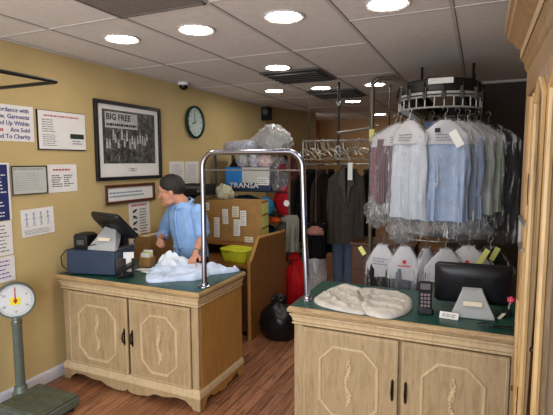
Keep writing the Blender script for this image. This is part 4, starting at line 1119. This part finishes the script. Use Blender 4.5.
def garment(name, label, cat, loc, rz, mat, W=.20, L_=.70, cape=None, plastic=True, sleeves=True, tagm=None, group=None, seed=1, hookz=.085, bagL=.13, logo=False, collar_=True, flare=.05, film_=None, sh=.16, tags=None):
    t = thing(name, label, cat, loc, rz, group)
    hanger(t, W * .92, -sh * L_ * .95, hookz, M['steel'])
    q = MB().grid(48, 26, drape(W, L_, sh=sh, seed=seed, flare=flare, z0=-.008), True)
    if sleeves:
        for s_ in (-1, 1): sleeve(q, s_, W, sh, L_, L_ * .62, seed)
    q.build('cloth', mat, t, ang=75)
    if collar_ and not cape:
        MB().grid(28, 4, lambda u, v: ((.055 + .012 * v) * cos(2 * pi * u), (.026 + .014 * v) * sin(2 * pi * u), .016 - .034 * v - .018 * max(0, -sin(2 * pi * u)) * v), True).build('collar', mat, t, solid=.003)
    if cape:
        cl = max(.165, sh * L_ * 1.5)
        cp = MB().grid(40, 9, drape(W, cl, nk=.028, sh=sh * L_ / cl, seed=seed, z0=.002, off=.006, flare=0, amp=.004), True).build('paper_cape', cape, t, ang=70)
        if logo:
            q = MB(); q.lathe([(.014, 0), (.014, .002)], (0, 0, 0), 18); q.box(-.045, .045, -.034, -.027, 0, .002)
            q.build('red_logo', M['inkred'], cp).matrix_local = Matrix.Translation((0, -.042, -.105)) @ Matrix.Rotation(R(78), 4, 'X')
        else:
            bars(MB(), -.06, .06, -.03, .03, 3, seed, .3).build('printed_text', M['ink'], cp).matrix_local = Matrix.Translation((0, -.042, -.12)) @ Matrix.Rotation(R(80), 4, 'X')
    for k, (x, z, w_, h_, m_, an) in enumerate(tags or []):
        MB().box(-w_ / 2, w_ / 2, -.002, .0, -h_ / 2, h_ / 2, Matrix.Translation((x, -.052, z)) @ Matrix.Rotation(an, 4, 'Y')).build('ticket', M[m_], t)
    if plastic:
        MB().grid(48, 26, drape(W + .01, L_ + bagL, nk=.02, sh=sh * L_ / (L_ + bagL), seed=seed + 50, z0=.018, off=.012, amp=.016, folds=7, flare=.10, hem=.05), True).build('plastic_cover', film_ or M['film'], t, ang=80)
    return t
DIM_LIGHT = .72  # dim light around the conveyor, multiplied into the cloth colours
def cl2(n, c, **k):
    if 'stripe' in k: k['stripe'] = (shade(k['stripe'][0], DIM_LIGHT), k['stripe'][1])
    return cloth(n, shade(c, DIM_LIGHT), **k)
C = {
 'lblue': cl2('light_blue_shirt', S(172, 192, 222)), 'white': cl2('white_shirt', S(212, 218, 226), stripe=(S(198, 206, 216), 26)),
 'white2': cl2('off_white_shirt', S(206, 212, 206)), 'palegreen': cl2('pale_green_shirt', S(188, 202, 180)), 'paleblue': cl2('pale_blue_white_shirt', S(176, 192, 214), stripe=(S(120, 140, 180), 30)),
 'mauve': cl2('mauve_grey_shirt', S(108, 88, 96), stripe=(S(140, 120, 126), 22)), 'pink': cl2('dusty_pink_shirt', S(176, 122, 130), stripe=(S(120, 84, 100), 24)),
 'navy': cl2('blue_print_shirt', S(70, 92, 140), stripe=(S(160, 172, 190), 30)), 'charcoal': cloth('charcoal_cloth', S(40, 38, 40)),
 'grey': cl2('grey_shirt', S(128, 132, 140)), 'suit': cloth('charcoal_brown_suit', S(62, 56, 50), fold=.15), 'blackc': cloth('black_cloth', S(14, 13, 14)),
 'jean': cloth('washed_denim', S(76, 88, 104), fold=.3), 'orange': cl2('orange_print', S(206, 92, 44)), 'bluep': cl2('royal_blue', S(44, 74, 160)),
 'brownc': cl2('dark_brown_cloth', S(52, 36, 28)), 'bluegrey': cl2('blue_grey_shirt', S(108, 126, 160)),
}
GU = 'bagged garments on the upper conveyor'
ZU = 2.035
tk = [(.015, -.085, .05, .10, 'paper', R(-28))]
garment('hanging_shirt', 'light blue shirt in clear plastic at the front middle of the conveyor', 'shirt', (-.235, 3.44, ZU), R(6), C['lblue'], .165, .70, M['cape'], True, True, group=GU, seed=2, tags=[(.075, -.13, .055, .12, 'paper', R(-30)), (-.05, -.07, .035, .03, 'inkdark', 0)])
garment('hanging_shirt', 'white striped shirt in plastic hanging front left on the conveyor', 'shirt', (-.475, 3.44, ZU + .005), R(-32), C['white'], .145, .70, M['cape'], True, True, group=GU, seed=3)
garment('hanging_shirt', 'pale blue and white striped shirt second behind the light blue one', 'shirt', (-.16, 3.56, ZU), R(10), C['paleblue'], .18, .69, M['cape'], True, True, group=GU, seed=4, tags=tk)
garment('hanging_shirt', 'off white shirt in plastic third back on the right of the conveyor', 'shirt', (-.095, 3.68, ZU), R(12), C['white2'], .185, .67, M['cape'], True, True, group=GU, seed=5)
garment('hanging_shirt', 'pale green shirt in plastic fourth back on the right of the conveyor', 'shirt', (-.035, 3.80, ZU), R(12), C['palegreen'], .19, .66, M['cape'], True, True, group=GU, seed=6)
garment('hanging_jacket', 'dark charcoal jacket in plastic farthest right on the conveyor', 'jacket', (.045, 3.93, ZU), R(12), C['charcoal'], .225, .82, None, True, True, group=GU, seed=7)
garment('hanging_shirt', 'mauve grey striped shirt in plastic left of the white shirt', 'shirt', (-.575, 3.64, ZU), R(-14), C['mauve'], .185, .60, M['cape'], True, True, group=GU, seed=8)
garment('hanging_shirt', 'dusty pink shirt in plastic second from the left on the conveyor', 'shirt', (-.625, 3.77, ZU), R(-12), C['pink'], .195, .62, M['cape'], True, True, group=GU, seed=9)
garment('hanging_shirt', 'blue patterned shirt in plastic at the left end of the conveyor', 'shirt', (-.66, 3.91, ZU), R(-10), C['navy'], .20, .60, M['cape'], True, True, group=GU, seed=10, bagL=.22, film_=M['filmthick'])
garment('hanging_shirt', 'blue grey shirt in plastic in the middle behind the front two', 'shirt', (-.345, 3.70, ZU), R(0), C['bluegrey'], .10, .68, None, True, True, group=GU, seed=11)
garment('hanging_jacket', 'black jacket in plastic hanging inside the conveyor loop', 'jacket', (-.27, 4.10, ZU), R(0), C['blackc'], .22, .80, None, True, True, group=GU, seed=12)
# crinkled ends of the covers gathered below the shirts
for k, (x, y, z, r_, lab) in enumerate([(-.76, 3.78, 1.24, (.10, .07, .13), 'crinkled plastic gathered below the pink and blue shirts'),
                                        (-.52, 3.50, 1.16, (.11, .05, .10), 'crinkled plastic gathered below the white striped shirt'),
                                        (-.10, 3.60, 1.19, (.18, .06, .08), 'crinkled plastic gathered below the light blue shirt')]):
    o = crumple('gathered_plastic', (x, y, z), r_, M['filmthick'], 60 + k, .35, 7, flat=False); tag(o, lab, 'plastic', 'gathered plastic ends')
GL = 'bagged garments on the lower conveyor'
ZL = 1.10
yt = [(.10, -.06, .035, .13, 'ltyellow', R(28))]
garment('hanging_trousers', 'dark trousers under a white cape, leftmost on the lower conveyor', 'trousers', (-.645, 3.40, ZL + .03), R(-8), C['charcoal'], .125, .42, M['cape'], True, False, group=GL, seed=21, sh=.38, collar_=False, tags=[(-.14, -.05, .035, .07, 'ltyellow', R(-35))])
garment('hanging_trousers', 'grey trousers under a white cape with a red mark, second on the lower conveyor', 'trousers', (-.475, 3.36, ZL + .035), R(4), C['grey'], .12, .42, M['cape'], True, False, group=GL, seed=22, sh=.38, collar_=False, logo=True)
garment('hanging_shirt', 'orange and blue garment showing between the lower capes', 'shirt', (-.57, 3.47, ZL - .02), R(0), C['orange'], .12, .38, None, True, False, group=GL, seed=23, sh=.22, collar_=False)
garment('hanging_trousers', 'white caped garment in plastic directly behind the left of the right monitor', 'trousers', (-.20, 3.40, ZL + .03), R(10), C['charcoal'], .15, .42, M['cape'], True, False, group=GL, seed=24, sh=.38, collar_=False, logo=True)
garment('hanging_trousers', 'white caped garment with red logo above the middle of the right monitor', 'trousers', (-.055, 3.46, ZL + .05), R(-4), C['brownc'], .19, .46, M['cape'], True, False, group=GL, seed=25, sh=.38, collar_=False, logo=True, tags=yt)
garment('hanging_trousers', 'caped garment edge on in plastic left of the right monitor', 'trousers', (-.335, 3.44, ZL + .02), R(65), C['grey'], .13, .42, M['cape'], True, False, group=GL, seed=26, sh=.38, collar_=False)
garment('hanging_trousers', 'dark caped garment above the right end of the right monitor', 'trousers', (.09, 3.56, ZL + .03), R(8), C['blackc'], .15, .44, None, True, False, group=GL, seed=27, sh=.38, collar_=False, tags=[(.02, -.03, .035, .10, 'ltyellow', R(25))])

# ------------------------------------------------------------------ conveyor
t = thing('garment_conveyor', 'overhead oval garment conveyor hung from the ceiling at the right', 'conveyor', (-.305, 3.775, 0))
def oval(rad, L_, n=24):
    p = []
    for k in range(n + 1):
        a_ = pi + pi * k / n; p.append((rad * cos(a_), rad * sin(a_)))
    for k in range(n + 1):
        a_ = pi * k / n; p.append((rad * cos(a_), L_ + rad * sin(a_)))
    return p
LY = 1.3
def band(name, rad, z0, z1, th, mat):
    a = oval(rad, LY); b_ = oval(rad - th, LY); n = len(a)
    rs = [[(x, y, z0) for x, y in a], [(x, y, z1) for x, y in a], [(x, y, z1) for x, y in b_], [(x, y, z0) for x, y in b_]]
    m = MB(); vs = [p for r_ in rs for p in r_]; fs = []
    for i in range(4):
        for j in range(n):
            j2 = (j + 1) % n; i2 = (i + 1) % 4; fs.append((i * n + j, i * n + j2, i2 * n + j2, i2 * n + j))
    m.add(vs, fs); return m.build(name, mat, t)
band('drive_housing', .295, 2.255, 2.325, .10, M['darksteel'])
band('cover_band', .26, 2.325, 2.345, .10, M['blackmatte'])
band('upper_track', .305, 2.228, 2.246, .03, M['alu'])
for z in (2.212, 2.135):
    MB().tube([(x, y, z) for x, y in oval(.300, LY)], .0075, 6, True).build('slot_rail', M['alu'], t)
def along(rad, step):
    pts = oval(rad, LY, 48); pts.append(pts[0]); out = []; acc = 0
    for (xa, ya), (xb, yb) in zip(pts, pts[1:]):
        dd = math.hypot(xb - xa, yb - ya)
        while acc <= dd and dd > 0:
            f_ = acc / dd; out.append((xa + (xb - xa) * f_, ya + (yb - ya) * f_)); acc += step
        acc -= dd
    return out
for x, y in along(.300, .066): MB().tube([(x, y, 2.135), (x, y, 2.212)], .0055, 5).build('slot_bar', M['alu'], t)
for k, (x, y) in enumerate(along(.298, .13)):
    MB().box(-.014, .014, -.02, .02, 2.19, 2.28, Matrix.Translation((x, y, 0))).build('trolley', M['darksteel'], t, bevel=.003)
    MB().tube([(x * 1.02, y - .005, 2.20), (x * 1.06, y - .02, 2.26), (x * 1.03, y, 2.31)], .008, 6).build('trolley_arm', M['darksteel'], t)
    if k > 22: break
MB().box(-.085, .085, -.006, .006, 2.295, 2.335, Matrix.Translation((.03, -.302, 0))).build('maker_plate', M['greycard'], t, bevel=.002)
MB().box(-.12, .12, .3, .75, 2.345, 2.43).build('drive_motor', M['blackmatte'], t, bevel=.02)
for sx in (-.22, .22):
    for yy in (.75, LY): MB().tube([(sx, yy, 2.32), (sx, yy, CEIL - .001)], .012, 8).build('hanger_rod', M['darksteel'], t)
for (x, y) in [(-.12, .66), (.12, .66), (-.10, LY), (.33, LY)]:
    MB().tube([(x * .8, y, 2.28), (x * .8, y, 1.16)], .012, 8).build('drop_post', M['darksteel'], t)
for z in (1.215, 1.165):
    MB().tube([(x, y, z) for x, y in oval(.30, LY)], .0065, 6, True).build('lower_rail', M['steel'], t)
for x, y in along(.30, .13): MB().tube([(x, y, 1.165), (x, y, 1.215)], .004, 5).build('lower_slot_bar', M['alu'], t)
MB().box(-.02, .14, -.315, -.285, 1.20, 1.225).build('lower_guide', M['darksteel'], t, bevel=.003)

# bent support pipe and hanging pole with rails
t = thing('support_pipe', 'bent grey steel pipe rising left of the conveyor and turning into it', 'pipe', (-1.0, 4.60, 0))
pts = [(0, 0, .0), (0, 0, 1.2), (0, 0, 2.47)]
for k in range(7):
    a_ = pi - k / 6 * pi / 2; pts.append((.07 + .07 * cos(a_), 0, 2.49 + .07 * sin(a_)))
pts += [(.22, -.10, 2.54), (.42, -.34, 2.42), (.48, -.42, 2.35)]
MB().tube(pts, .023, 12).build('pipe', plain('brown_grey_steel', S(104, 96, 82), .4, .4), t)
MB().lathe([(.05, 0), (.05, .008), (.02, .012)], (0, 0, 0), 20).build('floor_flange', M['steel'], t)
MB().lathe([(.025, 1.84), (.025, 1.90)], (0, 0, 0), 16).build('clamp', M['darksteel'], t)
MB().box(-.02, .03, -.03, -.01, 1.95, 2.07).build('yellow_tag', M['ltyellow'], t)
t = thing('hanging_rail', 'grey pole and rails hung from the ceiling over the dark clothes', 'rail', (-1.45, 4.96, 0))
MB().tube([(0, 0, CEIL - .001), (0, 0, 1.72)], .013, 10).build('drop_pole', M['darksteel'], t)
MB().lathe([(.02, 2.36), (.024, 2.37), (.024, 2.40), (.02, 2.41)], (0, 0, 0), 14).build('collar', M['steel'], t)
MB().tube([(-.42, 0, 1.98), (.47, 0, 1.98)], .010, 8).build('rail', M['steel'], t)
MB().tube([(-.42, 0, 1.98), (-.42, 0, 1.62)], .009, 8).build('end_drop', M['steel'], t)
MB().tube([(0, -.02, 2.07), (.44, -.30, 2.085)], .014, 8).build('brace', M['steel'], t)
MB().tube([(0, -.02, 2.055), (.44, -.02, 2.13)], .008, 8).build('brace_rod', M['steel'], t)
MB().tube([(-.42, .0, 1.72), (.40, .0, 1.72)], .009, 8).build('lower_rail', M['steel'], t)
MB().tube([(-.17, 0, 1.72), (-.17, -.29, 1.72), (-.17, -.29, 1.735)], .007, 8).build('side_hook', M['steel'], t)
MB().tube([(-.52, .42, 1.72), (.50, .42, 1.72)], .009, 8).build('rear_rail', M['steel'], t)
for x in (-.5, .48): MB().tube([(x, .42, 1.72), (x, .42, CEIL - .001)], .008, 8).build('rear_drop', M['darksteel'], t)
MB().tube([(.03 * cos(k * pi / 8), -.02, 1.85 + .07 * sin(k * pi / 8)) for k in range(16)], .012, 8, True).build('ring', M['greyplastic'], t)
# bare wire hangers on the rail
h0 = None
for k in range(22):
    x = -1.86 + k * .036 + random.uniform(-.012, .012)
    if h0 is None:
        h0 = thing('wire_hanger', 'bare wire hanger among the empty hangers on the upper back rail', 'hanger', (x, 4.96, 1.905), 0, 'empty hangers on the back rail')
        q = MB(); q.tube([(0, -.014, .072), (0, -.012, .086), (0, 0, .092), (0, .014, .08), (0, .008, .05), (0, 0, .03), (0, 0, 0)], .003, 6)
        q.build('hook', M['steel'], h0)
        MB().tube([(0, 0, 0), (0, .2, -.085), (0, -.2, -.085)], .003, 6, True).build('wire_frame', M['steel'], h0)
        o = h0
    else: o = dup(h0)
    o.location = (x, 4.96, 1.905); o.rotation_euler = (0, 0, R(90 + random.uniform(-70, 20)))

p0 = None
for k in range(8):
    x = -1.82 + k * .085 + random.uniform(-.02, .02)
    if p0 is None:
        p0 = thing('plastic_hanger', 'tan plastic hanger among the empty hangers on the upper back rail', 'hanger', (x, 4.96, 1.905), 0, 'tan plastic hangers on the back rail')
        MB().tube([(0, -.014, .072), (0, -.012, .086), (0, 0, .092), (0, .014, .08), (0, .008, .05), (0, 0, .03), (0, 0, -.02)], .004, 6).build('hook', M['steel'], p0)
        MB().tube([(0, -.20, -.12), (0, -.12, -.06), (0, 0, -.015), (0, .12, -.06), (0, .20, -.12), (0, .10, -.13), (0, -.10, -.13)], .009, 8, True).build('shoulder_bar', plain('pale_hanger_plastic', S(146, 134, 114), .5), p0)
        o = p0
    else: o = dup(p0)
    o.location = (x, 4.96, 1.905); o.rotation_euler = (R(random.uniform(-8, 8)), 0, R(90 + random.uniform(-75, 0)))

# dark clothes on the lower back rail
GB = 'dark clothes on the back rail'
for k, (x, y, rz, m_, W, L_, lab) in enumerate([
    (-1.86, 4.96, R(76), 'blackc', .21, .80, 'black coat leftmost on the back rail'),
    (-1.75, 4.96, R(76), 'blackc', .21, .78, 'black coat second from the left on the back rail'),
    (-1.635, 4.96, R(74), 'brownc', .20, .86, 'dark brown coat just left of the charcoal suit jacket')]):
    garment('hanging_coat', lab, 'coat', (x, y, 1.645), rz, C[m_], W, L_, None, False, True, group=GB, seed=70 + k, hookz=.085)
for k, (x, rz, m_, L_, lab) in enumerate([
    (-1.94, 80, 'blackc', .95, 'long black coat leftmost on the rear rail behind the others'),
    (-1.80, 80, 'charcoal', .90, 'charcoal coat second from the left on the rear rail'),
    (-1.66, 80, 'blackc', 1.0, 'black coat third from the left on the rear rail'),
    (-1.52, 80, 'brownc', .9, 'brown coat on the rear rail behind the left sleeve of the suit jacket'),
    (-1.38, 80, 'blackc', 1.0, 'black coat on the rear rail directly behind the suit jacket'),
    (-1.22, 80, 'charcoal', .85, 'charcoal coat rightmost on the rear rail beside the bent pipe')]):
    garment('hanging_coat', lab, 'coat', (x, 5.38, 1.645), R(rz), C[m_], .20, L_, None, False, True, group=GB, seed=90 + k, hookz=.085)
t = garment('suit_jacket', 'charcoal suit jacket with a white ticket at the collar on the back rail', 'jacket', (-1.345, 4.93, 1.70), R(14), C['suit'], .20, .86, None, False, True, group=GB, seed=75, hookz=.03)
for s_ in (-1, 1):
    MB().prism([(s_ * .02, -.02), (s_ * .065, -.03), (s_ * .085, -.20), (s_ * .05, -.225), (s_ * .012, -.42), (s_ * .004, -.36)], 0, .006, Matrix.Translation((0, -.066, 0)) @ FR).build('lapel', cloth('suit_lapel', S(76, 69, 62)) if s_ < 0 else bpy.data.materials['suit_lapel'], t, bevel=.002)
MB().box(.015, .065, -.082, -.076, -.15, .04).build('ticket', M['paper'], t)
MB().prism([(-.035, -.02), (.035, -.02), (.0, -.34)], 0, .003, Matrix.Translation((0, -.064, 0)) @ FR).build('front_opening', C['blackc'], t)
for z in (-.45, -.54): MB().lathe([(.009, 0), (.008, .005)], (0, 0, 0), 12, Matrix.Translation((.02, -.075, z)) @ FR).build('button', M['blackmatte'], t)
# jeans below the jacket
t = thing('hanging_jeans', 'faded blue jeans hanging below the charcoal suit jacket', 'jeans', (-1.40, 5.07, .98))
q = MB()
for s_ in (-1, 1):
    rs = []
    for k in range(12):
        u = k / 11; z = -u * .74; hw = .085 - .028 * u; dp = .06 - .015 * u; xc = s_ * (.075 - .01 * u)
        rs.append([(xc + hw * cos(2 * pi * j / 16), dp * sin(2 * pi * j / 16) + .006 * sin(7 * u * 3 + j), z) for j in range(16)])
    q.rings(rs)
rs = [[(.15 * cos(2 * pi * j / 20), .065 * sin(2 * pi * j / 20), z) for j in range(20)] for z in (.14, .06, -.02, -.06)]
q.rings(rs); q.build('denim', C['jean'], t, ang=70)
MB().tube([(.152 * cos(2 * pi * j / 20), .067 * sin(2 * pi * j / 20), .13) for j in range(20)], .016, 6, True).build('waistband', C['jean'], t)
MB().tube([(0, 0, .12), (0, 0, .60), (.01, 0, .735), (.02, 0, .74)], .003, 6).build('hanger_strap', M['steel'], t)
# grey trousers and small dark things at the left of the rail
garment('hanging_trousers', 'grey trousers hanging between the shelf and the chrome post', 'trousers', (-1.915, 4.76, 1.16), R(10), M['greycloth'], .075, .42, None, False, False, group=GB, seed=81, sh=.12, hookz=.12, collar_=False)
garment('hanging_bag', 'black cloth bag with faint print hanging below the coats', 'bag', (-1.62, 4.70, 1.10), R(5), C['blackc'], .11, .40, None, False, False, group=GB, seed=82, sh=.05, hookz=.60, collar_=False)
o = crumple('pink_scarf', (-1.60, 4.64, .96), (.09, .05, .05), cloth('skin_pink_cloth', S(150, 104, 92)), 83, .3); tag(o, 'small pinkish scarf draped over the hanging black bag', 'scarf')

# ================================================================== DISPLAY CABINET AT THE RIGHT EDGE
XF = .172
t = thing('china_cabinet', 'tall honey oak glazed cabinet with dentil cornice at the right edge', 'cabinet', (XF, 1.55, 0))
y0, y1 = -.72, .75
c = MB()
c.box(.026, .42, y1 - .02, y1, 0, 2.139).box(.026, .40, y0, y0 + .02, 0, 2.139).box(.40, .42, y0, y1 - .02, 0, 2.139)
c.box(.0, .42, y0, y1, 2.14, 2.2).box(.026, .40, y0 + .02, y1 - .02, .06, .72)
c.box(.0, .025, y1 - .10, y1, .06, 2.0195).box(.0, .025, .10, .20, .06, 2.0195).box(.012, .025, .20, y1 - .10, .06, 2.0195).box(.0, .025, y0, y0 + .06, .72, 2.0195).box(0, .025, y0, y1, 2.02, 2.14).box(0, .025, -.27, -.205, .06, 2.0195)
c.build('carcass', M['hutch'], t, bevel=.004)
for k in range(3): MB().tube([(.010, .30 + k * .11, .78), (.010, .30 + k * .11, 2.0)], .014, 8).build('reed', M['hutch_light'], t)
MB().tube([(.004, .64 - .34 * (k / 12) ** 2.2, 1.15 - .60 * k / 12) for k in range(13)], .012, 8).build('carved_scroll', M['hutch_light'], t)
q = MB(); q.box(-.010, .0, .40, .70, 1.50, 1.515); q.box(-.010, .0, .655, .68, 1.39, 1.50); q.box(-.010, .0, .50, .66, 1.385, 1.40)
q.build('catch', M['steel'], t)
MB().lathe([(.012, 0), (.012, .004), (.005, .005)], (0, 0, 0), 16, Matrix.Translation((0, .70, .72)) @ Matrix.Rotation(R(-90), 4, 'Y')).build('lock_rosette', M['bronze'], t)
for z in (1.1, 1.5, 1.85): MB().box(.03, .40, y0 + .02, y1 - .02, z, z + .008).build('inner_shelf', M['glass'], t)
MB().box(.395, .399, y0 + .02, y1 - .02, .74, 2.14).build('inner_back', M['hutch_in'], t)
# cornice: swept profile round front and far end
prof = [(0, 2.13), (.010, 2.150), (.012, 2.175), (.024, 2.190), (.026, 2.235), (.048, 2.250), (.056, 2.272), (.078, 2.290), (.080, 2.315), (.092, 2.325), (.092, 2.37), (0, 2.37)]
rs = [[(-o_, y0, z), (-o_, y1 + o_, z), (.42, y1 + o_, z), (.42, y0, z)] for o_, z in prof]
co = MB().rings(rs).build('cornice', M['hutch'], t, bevel=.002)
for k in range(40):
    y = y1 + .012 - k * .036
    MB().box(-.0278, -.022, y - .009, y + .009, 2.192, 2.233).build('dentil', M['hutch_light'], co)
MB().box(-.0268, -.0245, y0, y1 + .02, 2.19, 2.236).build('dentil_gap_shade', M['chest'], co)  # dark strip paints the shade in the gaps between dentils
def cab_door(a, b_):
    d = MB(); f = .055
    d.box(-.022, .0, a, a + f, .745, 2.01).box(-.022, .0, b_ - f, b_, .745, 2.01).box(-.022, .0, a + f, b_ - f, .745, .83)
    # arched head: stepped prism along the curve
    n = 14; pts = [(a + f, 2.01), (a + f, 1.92)]
    for k in range(n + 1):
        u = k / n; pts.append((a + f + (b_ - a - 2 * f) * u, 1.92 + .055 * sin(pi * u)))
    pts += [(b_ - f, 1.92), (b_ - f, 2.01)]
    d.prism(pts, -.022, .0, Matrix(((0, 0, 1, 0), (1, 0, 0, 0), (0, 1, 0, 0), (0, 0, 0, 1))))
    o = d.build('door', M['hutch'], t, bevel=.004)
    mp = [(-.024, a + f, .83), (-.024, b_ - f, .83)] + [(-.024, b_ - f - (b_ - a - 2 * f) * k / n, 1.92 + .055 * sin(pi * k / n)) for k in range(n + 1)]
    MB().tube(mp, .010, 8, True).build('glazing_moulding', M['hutch_light'], o)
    MB().box(-.013, -.009, a + f - .01, b_ - f + .01, .82, 1.95).build('glass_pane', M['glass'], o)
    return o
d1 = cab_door(-.235, .095); d2 = cab_door(-.675, -.24)
for z in (1.66, .95):
    q = MB().tube([(-.026, .10, z - .05), (-.026, .10, z + .05)], .006, 8); q.box(-.026, -.0, .09, .13, z - .03, z + .03)
    q.build('hinge', M['bronze'], d1)
MB().ell((-.026, -.205, 1.25), (.008, .010, .010), 12, 8).build('knob', M['bronze'], d1)
# lower doors with curved panel moulding and a waist rail
MB().box(-.02, .0, y0, .10, .715, .745).box(-.012, .0, y0, .10, .69, .715).build('waist_moulding', M['hutch_light'], t, bevel=.004)
for a, b_ in ((-.235, .095), (-.675, -.24)):
    o = MB().box(-.02, .0, a, b_, .12, .68).build('lower_door', M['hutch'], t, bevel=.005)
    n = 14; mp = [(-.022, a + .08, .2), (-.022, b_ - .08, .2)] + [(-.022, b_ - .08 - (b_ - a - .16) * k / n, .54 + .07 * sin(pi * k / n)) for k in range(n + 1)]
    MB().tube(mp, .010, 8, True).build('panel_moulding', M['hutch_light'], o)
    MB().ell((-.034, a + .05, .45), (.014, .014, .014), 12, 8).build('knob', M['bronze'], o)
ap = scallop(y0, y1, .10, .09, [(.2, .046), (.26, .03), (.36, .034), (.44, .014), (.5, .012)])
MB().prism(ap, -.02, .006, Matrix(((0, 0, 1, 0), (1, 0, 0, 0), (0, 1, 0, 0), (0, 0, 0, 1)))).build('base_apron', M['hutch'], t, bevel=.003)
MB().box(.02, .41, y0 + .02, y1 - .02, 0, .07).build('plinth', M['hutch'], t)

# ================================================================== LIGHT, WORLD, CAMERA
w = bpy.data.worlds.new('world'); SC.world = w; w.use_nodes = True
bg = w.node_tree.nodes['Background']; bg.inputs['Color'].default_value = (.86, .9, 1, 1); bg.inputs['Strength'].default_value = 1.55
def area(name, loc, rot, sx, sy, e, col):
    l = bpy.data.lights.new(name, 'AREA'); l.shape = 'RECTANGLE'; l.size = sx; l.size_y = sy; l.energy = e; l.color = col
    o = bpy.data.objects.new(name, l); COL.objects.link(o); o.location = loc; o.rotation_euler = rot
    return o
area('shop_window_light', (-.9, -1.55, 1.4), (R(96), 0, 0), 3.8, 2.2, 120, (.86, .92, 1.0))

cam = bpy.data.cameras.new('camera'); cam.sensor_width = 36; cam.lens = 36 * 456.1 / 553; cam.clip_start = .02
co_ = bpy.data.objects.new('camera', cam); COL.objects.link(co_)
yaw, pitch, roll = .41853, .09973, -.003539
f_ = V((-sin(yaw) * cos(pitch), cos(yaw) * cos(pitch), -sin(pitch))); r_ = V((cos(yaw), sin(yaw), 0)); u_ = r_.cross(f_)
r2 = r_ * cos(roll) + u_ * sin(roll); u2 = -r_ * sin(roll) + u_ * cos(roll)
m = Matrix((r2, u2, -f_)).transposed().to_4x4(); m.translation = (0, 0, 1.75)
co_.matrix_world = m
SC.camera = co_
SC.cycles.transparent_max_bounces = 40
SC.view_settings.view_transform = 'Standard'
SC.view_settings.exposure = 0.0
